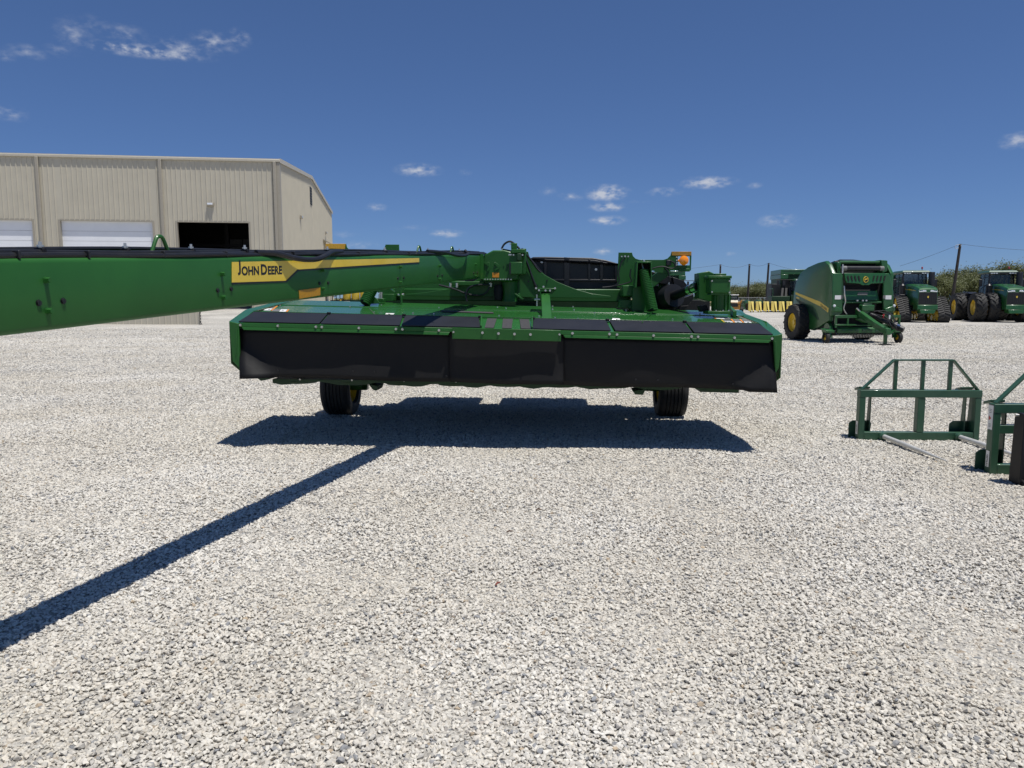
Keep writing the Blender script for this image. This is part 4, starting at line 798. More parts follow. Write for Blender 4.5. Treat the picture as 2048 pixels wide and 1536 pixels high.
# axle legs and wheels
def lathe_tyre(name, c, axis, r_, w_, rim_r, m_t, m_r, root, off, ribs=0, lugs=0, lug_h=.03, n=36):
    h = w_ / 2; prof = [(-h * .55, rim_r), (-h * .95, rim_r * 1.12), (-h, (rim_r + r_) * .52), (-h * .93, r_ * .93), (-h * .74, r_ * .988)]
    if ribs:
        for k in range(ribs):
            a = -h * .72 + (h * 1.44) * (k / ribs); b = a + h * 1.44 / ribs; g_ = (b - a) * .16
            prof += [(a + g_, r_), (b - g_, r_), (b - g_ * .8, r_ * .965), (b + g_ * .8, r_ * .965)] if k < ribs - 1 else [(a + g_, r_), (b - g_, r_)]
    prof += [(h * .74, r_ * .988), (h * .93, r_ * .93), (h, (rim_r + r_) * .52), (h * .95, rim_r * 1.12), (h * .55, rim_r)]
    b = MB().lathe(c, axis, prof, n)
    axv = Vector(axis).normalized(); u_ = axv.cross(Vector((0, 0, 1))).normalized(); v_ = axv.cross(u_)
    for k in range(lugs):
        for sd in (-1, 1):
            a0 = 2 * math.pi * (k + (.5 if sd > 0 else 0)) / lugs; pts = []
            for (al, da, wd2) in ((.04, .30, .05), (.45, .14, .055), (.98, -.04, .065)):
                pts.append((al * h * sd, a0 + da, wd2))
            ring = []
            for al, aa, ww in pts:
                rr3 = r_ * (1.0 if abs(al) < h * .8 else .94)
                for dd, hh2 in ((-ww, -.01), (-ww * .7, lug_h), (ww * .7, lug_h), (ww, -.01)):
                    an = aa + dd * .9; ring.append(Vector(c) + axv * al + (u_ * math.cos(an) + v_ * math.sin(an)) * (rr3 + hh2))
            b.add(ring, [(0, 1, 5, 4), (1, 2, 6, 5), (2, 3, 7, 6), (4, 5, 9, 8), (5, 6, 10, 9), (6, 7, 11, 10), (0, 3, 2, 1), (8, 9, 10, 11)])
    ty = b.build('tyre', m_t, root, off=off)
    d_ = h * .42
    MB().lathe(c, axis, [(-h * .75, rim_r * 1.03), (-h * .8, rim_r * .98), (-d_, rim_r * .88), (-d_, rim_r * .30), (-d_ - .05, rim_r * .26), (-d_ - .05, .001)], 24).build('rim', m_r, ty, off=off)
    MB().lathe(c, axis, [(h * .75, rim_r * 1.03), (h * .8, rim_r * .98), (d_, rim_r * .88), (d_, rim_r * .30), (d_ + .05, rim_r * .26), (d_ + .05, .001)], 24).build('rim', m_r, ty, off=off)
    return ty
wl, wr = gnd(681, 831), gnd(1342, 834)
for wc, sd in ((wl, -1), (wr, 1)):
    c_ = Vector((wc.x, wc.y + .10, .405)); lathe_tyre('tyre', c_, ax, .41, .40, .22, 'tyre', 'yellow_paint', mow, MO, ribs=6)
    mb(MB().prism([c_ + ax * -sd * .26 + Vector((0, .0, -.06)), c_ + ax * -sd * .26 + Vector((0, .14, -.06)), c_ + ax * -sd * .26 + Vector((0, .75, .9)), c_ + ax * -sd * .26 + Vector((0, .5, .9))], ax * -sd * .1), 'axle_leg', 'green', bevel=.01)
    mb(MB().cyl(c_ + ax * -sd * .3, c_ + ax * -sd * .1, .06), 'hub', 'green')
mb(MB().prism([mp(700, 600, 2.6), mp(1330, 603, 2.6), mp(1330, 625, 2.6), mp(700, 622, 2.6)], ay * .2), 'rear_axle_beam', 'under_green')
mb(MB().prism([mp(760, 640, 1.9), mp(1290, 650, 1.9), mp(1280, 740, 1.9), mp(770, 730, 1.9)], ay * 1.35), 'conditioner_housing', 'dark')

# ================================================================== bale spear frames on the right
def spear_frame(loc, rz, label, mid, spear=True, group=None, Hh=.585, zt_=.925):
    r = empty('bale_spear_frame', loc, rz, label, 'bale spear', group); W, D = 1.36, .09
    for x0, x1 in ((0, .065), (W - .065, W)): MB().bb(x0, x1, 0, D, 0, Hh - .085).build('post', 'dull_green', r, bevel=.005)
    MB().bb(.655, .735, .003, D - .003, .10, Hh - .087).build('centre_post', 'dull_green', r, bevel=.005)
    MB().bb(-.002, W + .002, -.003, D + .003, Hh - .085, Hh).build('top_beam', 'dull_green', r, bevel=.006)
    MB().bb(.066, W - .066, .004, D - .004, .004, .098).build('bottom_beam', 'dull_green', r, bevel=.006)
    if mid: MB().bb(.066, .654, .01, D - .01, .385, .465).build('cross_bar', 'dull_green', r, bevel=.005); MB().bb(.736, W - .066, .01, D - .01, .385, .465).build('cross_bar', 'dull_green', r, bevel=.005)
    # backrest: bent flat bar and three uprights
    yb = D - .045; t = .018
    def bar(a, b):
        a = Vector((a[0], 0, a[1])); b = Vector((b[0], 0, b[1])); d = (b - a).normalized(); n = Vector((-d.z, 0, d.x)) * t
        return MB().prism([Vector((p.x, yb - .03, p.z)) for p in (a - n * .5, b - n * .5, b + n * .5, a + n * .5)], (0, .06, 0))
    for a, b in (((.03, Hh), (.375, zt_)), ((.375, zt_), (1.035, zt_)), ((1.035, zt_), (W - .03, Hh))): bar(a, b).build('backrest_bar', 'dull_green', r, bevel=.003)
    for x in (.40, .705, 1.01): MB().bb(x - .019, x + .019, yb - .018, yb + .018, Hh, zt_ - .007).build('backrest_upright', 'dull_green', r, bevel=.003)
    # quick-attach plates and webs at the back
    for x0, x1 in ((-.07, .20), (1.08, 1.37)):
        pl = [(x0 + .03, .0), (x1 + .0, .0), (x1 + .01, .17), (x1 - .03, .205), (x0 + .06, .205), (x0 + .02, .17)]
        MB().prism([(x, .17 - z * .1, z + .005) for x, z in pl], (0, .012, 0)).build('mount_plate', 'dull_green', r, bevel=.004)
        MB().prism([(x0 + .09, D + .008, Hh + .004), (x1 - .05, D + .008, Hh + .004), (x1 - .05, D + .13, Hh - .03), (x0 + .09, D + .13, Hh - .03)], (0, 0, .026)).build('top_hook', 'dull_green', r, bevel=.006)
        for xw in ((x0 + .15), (x0 + .225)):
            MB().prism([(xw, D, .02), (xw, D + .09, .02), (xw, D + .07, .3), (xw, D + .055, .5), (xw, D + .10, Hh - .04), (xw, D, Hh - .02)], (.012, 0, 0)).build('web_plate', 'dull_green', r)
    if spear:
        for x in (.27, 1.12):
            c = MB().tube([(x, .0, .055), (x + .02, -.5, .05), (x + .035, -.85, .046), (x + .05, -1.22, .042), (x + .053, -1.28, .041)], [.027, .026, .019, .007, .002], 14)
            o = c.build('spear', 'silver_rod', r); MB().lathe((x, -.005, .055), (0, -1, 0), [(0, .045), (.03, .045), (.04, .027), (.05, .026)], 16).build('spear_collar', 'dull_green', o)
    MB().prism([(-.0035, .02, .07), (-.0035, .07, .07), (-.0035, .07, .22), (-.0035, .02, .22)], (-.001, 0, 0)).build('sticker', 'white_decal', r)
    return r
f1 = gnd(1716, 881); s1_ = spear_frame((f1.x, f1.y, 0), R(-2), 'green bale spear frame with two pale spears lying on open gravel', False)
f2 = gnd(1979, 950); s2_ = spear_frame((f2.x, f2.y, 0), R(-3), 'green bale spear frame with mid cross bar and white side stickers beside the black plate', True, Hh=.662, zt_=1.03)
lb, wd_ = text_mb('UNITED', .030, (-.0055, .058, .075), (0, 0, 1), (0, -1, 0), 0, .001); lb.build('lettering', 'decal_black', s2_)
wst = MB().prism([(-.0035, .008, .42), (-.0035, .082, .42), (-.0035, .082, .645), (-.0035, .008, .645)], (-.001, 0, 0)).build('sticker', 'white_decal', s2_)
MB().prism([(-.005, .03, .525), (-.005, .068, .548), (-.005, .068, .502)], (-.001, 0, 0)).build('warning_triangle', 'red', wst)
for z_ in (.445, .457, .469, .575, .59, .605): MB().prism([(-.005, .03, z_), (-.005, .065, z_), (-.005, .065, z_ + .004), (-.005, .03, z_ + .004)], (-.0008, 0, 0)).build('printed_line', 'grey_decal', wst)
lb, wd_ = text_mb('UNITED', .026, (-.0055, .056, .085), (0, 0, 1), (0, -1, 0), 0, .001); lb.build('lettering', 'decal_black', s1_)
# black steel attachment plate cut by the frame edge
k0 = gnd(2038, 974); bp = empty('attachment_plate', (k0.x, k0.y, 0), R(-4), 'black steel attachment plate with curved toe standing against the spear frame', 'attachment')
MB().prism([(0, .0, .03), (0, .10, .0), (0, .16, .02), (0, .14, .60), (0, .09, .64), (0, .02, .635), (0, .0, .60)], (.02, 0, 0)).build('side_plate', 'black_paint', bp, bevel=.005)
MB().prism([(.02, .03, .06), (.02, .05, .06), (.02, .05, .62), (.02, .03, .62)], (.9, 0, 0)).build('face_plate', 'black_paint', bp, bevel=.004)
MB().prism([(.02, .03, .058), (.02, -.02, .05), (.02, -.055, .02), (.02, -.055, .004), (.02, .05, .004), (.02, .05, .058)], (.9, 0, 0)).build('toe', 'black_paint', bp, bevel=.012)
MB().bb(.02, .92, .051, .14, .58, .63).build('top_rail', 'black_paint', bp, bevel=.006); MB().bb(.90, .92, .051, .14, .01, .579).build('side_plate', 'black_paint', bp, bevel=.004)
MB().cyl((-.03, .08, .615), (.0, .08, .615), .012).build('pin', 'zinc', bp)

# ================================================================== small litter
for (px, py, l, rz, m_, nm, lbl) in ((1020, 1064, .05, .4, 'twig', 'twig', 'short dark brown twig lying on the open gravel'), (996, 1168, .05, 1.0, 'scrap', 'plastic_scrap', 'thin reddish brown scrap lying among the stones'), (828, 1181, .05, .2, 'wood', 'twig', 'pale curved straw-coloured twig on the gravel'), (1078, 1020, .045, .1, 'twig', 'twig', 'tiny brown twig beyond the larger dark one')):
    p = gnd(px, py, .022); c_ = math.cos(rz); s_ = math.sin(rz)
    o = MB().tube([(p.x - c_ * l * .5, p.y - s_ * l * .5, .024), (p.x - c_ * l * .1, p.y - s_ * l * .1 + .005, .030), (p.x + c_ * l * .2, p.y + s_ * l * .2 - .004, .028), (p.x + c_ * l * .5, p.y + s_ * l * .5, .026)], [.005, .006, .005, .003], 7).build(nm, m_, off=(p.x, p.y, .02)); o.location = (p.x, p.y, .02)
    tag(o, lbl, 'twig' if nm == 'twig' else 'litter')

# ================================================================== round baler
def BB(b, name, m, root, bevel=0): return b.build(name, m, root, bevel=bevel)
bal0 = gnd(1719, 690); bal = empty('round_baler', (bal0.x + .42, bal0.y + 2.1, 0), R(6), 'green round baler parked alone on gravel with yellow wheels and black roller', 'baler')
bal.scale = (.95, 1.0, 1.045)
SP = [(-.95, .78), (-.95, 1.05), (-1.0, 1.35), (-.98, 2.42), (-.72, 2.72), (-.45, 2.86), (.1, 2.82), (.8, 2.70), (1.35, 2.52), (1.68, 2.2), (1.83, 1.75), (1.86, 1.25), (1.55, 1.22), (1.05, 1.20), (.78, 1.02), (.62, .6), (.5, .42), (.25, .40), (-.3, .55), (-.7, .70)]
for sd in (-1, 1):
    xi = 1.18 * sd; cyy, czz = .35, 1.55
    o = BB(MB().loft([[Vector((xx * sd, cyy + (y - cyy) * k_, czz + (z - czz) * k_)) for y, z in SP] for xx, k_ in ((1.10, 1.0), (1.20, 1.0), (1.245, .985), (1.255, .965))]), 'side_panel', 'far_green', bal)
    xo = 1.258 * sd
    BB(MB().prism([(xo, 1.66, 1.79), (xo, 1.66, 1.71), (xo, -.35, 1.26), (xo, -.86, 1.06), (xo, -.88, 1.22), (xo, -.25, 1.44)], (.004 * sd, 0, 0)), 'stripe', 'yellow', o)
    BB(MB().prism([(xo, 1.64, 1.55), (xo, 1.64, 1.50), (xo, .1, 1.18), (xo, -.25, .80), (xo, -.15, .80), (xo, .25, 1.24)], (.003 * sd, 0, 0)), 'side_crease', 'dull_green', o)
    if sd < 0:
        d1 = Vector((0, -.59, -.2)).normalized(); lt, _ = text_mb('JOHN DEERE', .14, (xo - .006, -.33, 1.275), d1, (0, .32, .947), 0, .003, .62); lt.build('lettering', 'decal_black', o)
    for z_, yy in ((1.62, 1.58), (1.36, 1.55)): BB(MB().prism([(xo, yy, z_), (xo, yy - .25, z_ - .04), (xo, yy - .25, z_ - .10), (xo, yy, z_ - .06)], (.003 * sd, 0, 0)), 'model_decal', 'yellow', o)
    # front pillars, sloping in towards the top on the far side
    pp = [(1.25, .95), (1.25, 2.42), (.86, 2.42), (.80, 2.0), (.80, 1.05), (.92, .95)] if sd < 0 else [(1.28, .95), (1.22, 1.8), (1.02, 2.42), (.78, 2.42), (.82, 1.6), (.86, .95)]
    o2 = BB(MB().prism([(x * sd, -1.06, z) for x, z in pp], (0, .10, 0)), 'front_pillar', 'far_green', bal, .03)
    BB(MB().prism([(x * sd, -1.068, z) for x, z in ((1.14, 1.52), (.90, 1.52), (.90, 1.66), (1.14, 1.66))], (0, .006, 0)), 'warning_sticker', 'white_decal', o2)
    BB(MB().prism([(x * sd, -1.069, z) for x, z in ((.90, 1.53), (.80, 1.55), (.80, 1.66), (.90, 1.66))], (0, .006, 0)), 'warning_sticker', 'grey_decal', o2)
    BB(MB().prism([(1.26 * sd, -1.02, 1.32), (.86 * sd, -1.02, 1.20), (.86 * sd, -1.02, 1.08), (1.28 * sd, -1.02, 1.10)], (0, -.13, 0)), 'pillar_step', 'far_green', o2, .03)
    BB(MB().lathe((1.2 * sd, -1.16, 1.30), (0, -1, 0), [(0, .05), (.03, .045), (.045, .001)], 14), 'work_lamp', 'lamp_glass', o2)
    lathe_tyre('tyre', Vector((1.42 * sd, 1.12, .67)), (1, 0, 0), .66, .56, .33, 'tyre', 'yellow_paint', bal, (0, 0, 0), lugs=16, lug_h=.025)
    # gauge wheels with arms
    lathe_tyre('gauge_wheel', Vector((1.46 * sd, -1.15, .20)), (1, 0, 0), .20, .14, .09, 'tyre', 'yellow_paint', bal, (0, 0, 0), n=20)
    BB(MB().prism([(1.56 * sd, -.9, .52), (1.56 * sd, -1.3, .46), (1.56 * sd, -1.3, .38), (1.56 * sd, -1.1, .40), (1.56 * sd, -1.12, .2), (1.56 * sd, -1.18, .2)], (-.34 * sd, 0, .0)), 'gauge_arm', 'far_green', bal, .01)
    BB(MB().lathe((1.22 * sd, -.85, .48), (1, 0, 0), [(-.06, .001), (-.06, .22), (.06, .22), (.06, .001)], 20), 'pickup_end', 'far_green', bal)
BB(MB().prism([(-1.17, -.62, .45), (-1.17, .3, .42), (-1.17, .8, .9), (-1.17, 1.7, 1.25), (-1.17, 1.7, 2.1), (-1.17, .9, 2.5), (-1.17, -.45, 2.8), (-1.17, -.62, 2.6)], (2.34, 0, 0)), 'chamber', 'dark', bal)
BB(MB().prism([(-.95, -.6, 2.80), (.80, -.6, 2.80), (.80, 1.0, 2.55), (-.95, 1.0, 2.55)], (0, 0, .06)), 'top_cover', 'black_plastic', bal, .02)
BB(MB().prism([(-.3, -.3, 2.86), (.6, -.3, 2.86), (.45, .4, 2.96), (-.15, .4, 2.96)], (0, .5, -.06)), 'net_wrap_cover', 'black_plastic', bal, .02)
BB(MB().cyl((-.90, -.82, 2.80), (.85, -.82, 2.80), .055), 'top_tube', 'far_green', bal)
BB(MB().bb(-1.0, -.86, -.9, -.5, 2.42, 2.80), 'top_bracket', 'far_green', bal, .02); BB(MB().prism([(.80, -.95, 2.42), (1.0, -.95, 2.5), (.98, -.95, 2.86), (.72, -.95, 2.88)], (0, .4, 0)), 'top_bracket', 'far_green', bal, .02)
ro = BB(MB().cyl((-.78, -.98, 2.58), (.74, -.98, 2.58), .085, None, 20), 'roller', 'black_plastic', bal); BB(MB().cyl((-.84, -.98, 2.58), (-.70, -.98, 2.58), .088), 'roller_end', 'grey_decal', ro); BB(MB().cyl((.64, -.98, 2.58), (.80, -.98, 2.58), .088), 'roller_end', 'grey_decal', ro)
BB(MB().cyl((-.87, -1.04, 2.40), (-.87, -1.04, 2.72), .03), 'strut', 'steel', bal)
# slotted hood bar with the round emblem
hb = BB(MB().prism([(-.84, -1.12, 2.42), (.82, -1.12, 2.42), (.76, -1.16, 2.20), (.72, -1.16, 2.08), (.22, -1.17, 2.06), (.14, -1.17, 2.01), (-.14, -1.17, 2.01), (-.22, -1.17, 2.06), (-.74, -1.16, 2.08), (-.80, -1.16, 2.20)], (0, .08, 0)), 'hood_bar', 'far_green', bal, .01)
for k in range(4):
    for sd in (-1, 1):
        x = sd * (.27 + k * .145); BB(MB().prism([(x, -1.175, 2.15), (x + .055, -1.175, 2.15), (x + .055 + .045 * sd, -1.16, 2.33), (x + .045 * sd, -1.16, 2.33)], (0, .01, 0)), 'vent_slot', 'dark', hb)
em = BB(MB().lathe((0, -1.165, 2.20), (0, -1, 0), [(0, .105), (.02, .10), (.02, .085)], 24), 'emblem_ring', 'yellow', hb); BB(MB().lathe((0, -1.180, 2.20), (0, -1, 0), [(0, .09), (.003, .001)], 24), 'emblem_disc', 'decal_black', em)
deer = [(-.065, .01), (-.04, .035), (0, .03), (.03, .04), (.05, .065), (.058, .05), (.068, .045), (.055, .03), (.045, .01), (.06, -.02), (.05, -.025), (.025, -.005), (-.01, -.002), (-.03, -.03), (-.06, -.04), (-.045, -.01)]
BB(MB().prism([(x, -1.186, 2.20 + z) for x, z in deer], (0, .002, 0)), 'emblem_animal', 'yellow', em)
# inside of the front: apron, shelf, bars
BB(MB().prism([(-.80, -.62, 2.02), (.80, -.62, 2.02), (.80, -.80, 1.55), (-.80, -.80, 1.55)], (0, .05, 0)), 'apron', 'dark', bal); ap = BB(MB().prism([(-.78, -.84, 1.82), (.70, -.84, 1.82), (.76, -.92, 1.48), (-.78, -.92, 1.48)], (0, .03, 0)), 'net_tray', 'far_green', bal, .01)
BB(MB().prism([(-.1, -.87, 1.76), (.30, -.87, 1.76), (.27, -.89, 1.67), (-.13, -.89, 1.67)], (0, .006, 0)), 'plate_decal', 'grey_decal', ap)
BB(MB().cyl((-.80, -1.0, 1.42), (.78, -1.0, 1.42), .035), 'tray_bar', 'far_green', bal)
for x in (-.2, .02, .16): BB(MB().box((x, -1.0, 1.48), (.07, .06, .05)), 'twine_guide', 'zinc', bal)
BB(MB().tube(smooth_path([(-.80, -1.08, 1.98), (-.78, -1.10, 1.7), (-.72, -1.08, 1.45), (-.76, -1.06, 1.2), (-.62, -1.06, 1.0)], 4), .025, 8), 'cable', 'zinc', bal)
for sd, w0, w1 in ((-1, .28, 1.15), (1, .70, 1.48)):
    xs_ = sorted((sd * w0, sd * w1)); x0, x1 = xs_
    BB(MB().bb(x0, x1, -1.20, -1.12, .88, .98), 'frame_bar', 'far_green', bal, .01); BB(MB().bb(x0, x1, -1.20, -1.14, .62, .67), 'frame_bar', 'far_green', bal, .008)
    BB(MB().bb(x0 if sd < 0 else x1 - .07, x0 + .07 if sd < 0 else x1, -1.195, -1.125, .55, .879), 'frame_upright', 'far_green', bal); BB(MB().bb((x0 + x1) / 2 + .05, (x0 + x1) / 2 + .11, -1.19, -1.13, .67, .879), 'frame_upright', 'far_green', bal)
BB(MB().prism([(1.0, -1.10, .70), (1.22, -1.10, .70), (1.24, -1.10, 1.02), (.92, -1.10, 1.02)], (0, .1, 0)), 'valve_cover', 'grey_decal', bal); BB(MB().bb(1.24, 1.31, -1.12, -1.05, .50, 1.05), 'side_post', 'yellow', bal); BB(MB().bb(1.06, 1.18, -1.112, -1.104, .86, .98), 'reflector', 'red', bal)
# tongue, gearbox, driveshaft, jack
BB(MB().prism([(-.28, -1.05, .82), (.02, -1.05, .70), (.18, -1.05, 1.26), (-.12, -1.05, 1.36)], (.12, -.12, 0)), 'tongue_root', 'far_green', bal, .02)
BB(MB().loft([[Vector((x + dx, y, z + dz)) for dx, dz in ((-.09, -.10), (.09, -.10), (.09, .10), (-.09, .10))] for x, y, z in ((-.20, -1.05, 1.10), (-.14, -1.35, .96), (.0, -1.95, .66), (.08, -2.35, .50), (.10, -2.55, .46))]), 'tongue', 'far_green', bal, .012)
gb_ = BB(MB().box((.12, -1.12, 1.22), (.5, .25, .22)), 'gearbox', 'far_green', bal, .03); BB(MB().box((.10, -1.12, 1.35), (.34, .22, .05)), 'gearbox_lid', 'dull_green', gb_, .01)
BB(MB().tube(smooth_path([(-.32, -1.18, 1.22), (-.22, -1.22, 1.12), (-.12, -1.24, 1.0)], 3), .03, 8), 'lift_chain', 'zinc', bal)
for a, b, r_ in (((.25, -1.2, 1.0), (.72, -2.0, .62), .07), ((.70, -1.95, .64), (.82, -2.1, .56), .12), ((.78, -2.05, .58), (.92, -2.2, .50), .10)): BB(MB().cyl(a, b, r_), 'driveshaft', 'black_plastic', bal)
BB(MB().cyl((.74, -2.08, .66), (.80, -2.16, .62), .05), 'shaft_yoke', 'chrome', bal)
for pth in ([(.2, -1.2, 1.05), (.45, -1.4, .98), (.6, -1.6, .9), (.5, -2.1, .62)], [(.3, -1.2, 1.1), (.7, -1.4, 1.12), (.85, -1.7, .9), (.55, -2.2, .6)], [(.1, -1.2, 1.0), (.3, -1.5, .95), (.62, -1.9, .75), (.5, -2.4, .58)], [(.6, -1.1, 1.1), (.9, -1.2, 1.0), (1.1, -1.25, .8), (1.0, -1.6, .6)]): BB(MB().tube(smooth_path(pth, 5), .02, 6), 'hydraulic_hose', 'hose', bal)
BB(MB().box((.56, -1.5, .92), (.06, .06, .2)), 'hose_tag', 'red', bal); BB(MB().box((.78, -1.55, .92), (.06, .03, .14)), 'hose_tag', 'white_decal', bal)
BB(MB().prism([(.12, -2.5, .42), (.55, -2.2, .55), (.58, -2.2, .47), (.15, -2.5, .34)], (.05, .05, 0)), 'shaft_cradle', 'far_green', bal)
jk_ = BB(MB().bb(.03, .13, -2.46, -2.36, .05, .62), 'jack', 'far_green', bal, .008); BB(MB().bb(-.10, .26, -2.52, -2.28, .026, .055), 'jack_foot', 'dark', jk_)
# pickup
BB(MB().prism([(-1.18, -1.0, .40), (-1.18, -.80, .58), (-1.18, -.4, .6), (-1.18, -.4, .3), (-1.18, -.9, .26)], (2.36, 0, 0)), 'pickup_body', 'dark', bal)
BB(MB().prism([(-1.0, -1.12, .50), (-1.0, -1.06, .56), (-1.0, -1.0, .54), (-1.0, -1.08, .36), (-1.0, -1.12, .36)], (2.05, 0, 0)), 'wind_guard', 'far_green', bal, .01)
BB(MB().bb(-.95, 1.0, -1.02, -.98, .60, .64), 'guard_tube', 'far_green', bal)
for k in range(7): BB(MB().box((-.75 + k * .27, -1.128, .45), (.14, .012, .05)), 'guard_plate', 'dull_green', bal)
for k in range(34):
    x = -1.0 + k * .0625; BB(MB().tube([(x, -1.0, .40), (x, -1.12, .30), (x, -1.10, .20)], .009, 4), 'tine', 'steel', bal)
bb1 = gnd(1763, 691); bo = MB().bb(-.28, .28, -.16, .16, 0, .03).build('wooden_board', 'wood'); bo.location = (Vector((bal.location.x + .08 * .95 + 2.41 * math.sin(R(6)), bal.location.y - 2.41 * math.cos(R(6)), -.002))); bo.rotation_euler.z = R(14); tag(bo, 'weathered grey board under the foot of the baler jack', 'board')

# ================================================================== big articulated tractors
def tri_track(root, x, y0, out):
    """triangular rubber track: belt with chevron lugs, drive wheel and idlers"""
    Wt = .76; cs = [((0, 1.30), .40), ((-.82, .42), .40), ((.82, .42), .40)]
    pts = []
    def arc(c, r_, a0, a1, n=7):
        for i in range(n + 1):
            a = R(a0 + (a1 - a0) * i / n); pts.append((c[0] + math.cos(a) * r_, c[1] + math.sin(a) * r_))
    arc(cs[1][0], .42, 227, 137 - 10, 6)[:0] if False else None
    arc(cs[0][0], .42, 137, 43); arc(cs[2][0], .42, 43, -90); arc(cs[1][0], .42, 270, 137)
    n = len(pts); b = MB(); t = .05
    inn = []
    for i in range(n):
        p0 = pts[i - 1]; p1 = pts[(i + 1) % n]; d = Vector((p1[0] - p0[0], p1[1] - p0[1])).normalized(); nr = Vector((d.y, -d.x)) ; inn.append((pts[i][0] + nr.x * t, pts[i][1] + nr.y * t))
    ring = lambda P, xx: [Vector((xx, y0 + p[0], p[1])) for p in P]
    A, B_, C_, D_ = ring(pts, x - Wt / 2), ring(pts, x + Wt / 2), ring(inn, x + Wt / 2), ring(inn, x - Wt / 2)
    for i in range(n):
        j = (i + 1) % n
        b.add([A[i], A[j], B_[j], B_[i]], [(0, 1, 2, 3)]); b.add([B_[i], B_[j], C_[j], C_[i]], [(0, 1, 2, 3)]); b.add([D_[i], D_[j], A[j], A[i]], [(0, 1, 2, 3)]); b.add([C_[i], C_[j], D_[j], D_[i]], [(0, 1, 2, 3)])
    # lugs follow the outline
    per = []; tot = 0
    for i in range(n):
        p, q = pts[i], pts[(i + 1) % n]; l = math.hypot(q[0] - p[0], q[1] - p[1]); per.append((tot, l, p, q)); tot += l
    def at_len(s):
        s %= tot
        for s0_, l, p, q in per:
            if s0_ <= s <= s0_ + l + 1e-9:
                k = (s - s0_) / max(l, 1e-9); d = Vector((q[0] - p[0], q[1] - p[1])).normalized(); return Vector((p[0] + (q[0] - p[0]) * k, p[1] + (q[1] - p[1]) * k)), Vector((-d.y, d.x))
        return Vector(pts[0]), Vector((0, 1))
    nl = 34
    for k in range(nl):
        for sd in (-1, 1):
            vs = []
            for al, ds in ((.02, 0), (Wt / 2 * .97, -.10)):
                for dd, hh in ((-.035, -.004), (-.025, .05), (.025, .05), (.035, -.004)):
                    p, nn_ = at_len(tot * (k + (.5 if sd > 0 else 0)) / nl + ds + dd)
                    vs.append(Vector((x + sd * al, y0 + p.x + nn_.x * hh, p.y + nn_.y * hh)))
            b.add(vs, [(0, 1, 5, 4), (1, 2, 6, 5), (2, 3, 7, 6), (0, 3, 2, 1), (4, 5, 6, 7)])
    belt = b.build('track_belt', 'tyre', root)
    for (cy, cz), r_ in cs:
        MB().lathe((x, y0 + cy, cz), (1, 0, 0), [(-.30, .001), (-.30, .10), (-.22, .14), (-.22, .34), (-.28, r_ - .04), (.28, r_ - .04), (.22, .34), (.22, .14), (.30, .10), (.30, .001)], 22).build('track_wheel', 'yellow_paint', belt)
    for cy in (-.3, .3): MB().lathe((x, y0 + cy, .28), (1, 0, 0), [(-.28, .001), (-.28, .2), (.28, .2), (.28, .001)], 18).build('track_roller', 'yellow_paint', belt)
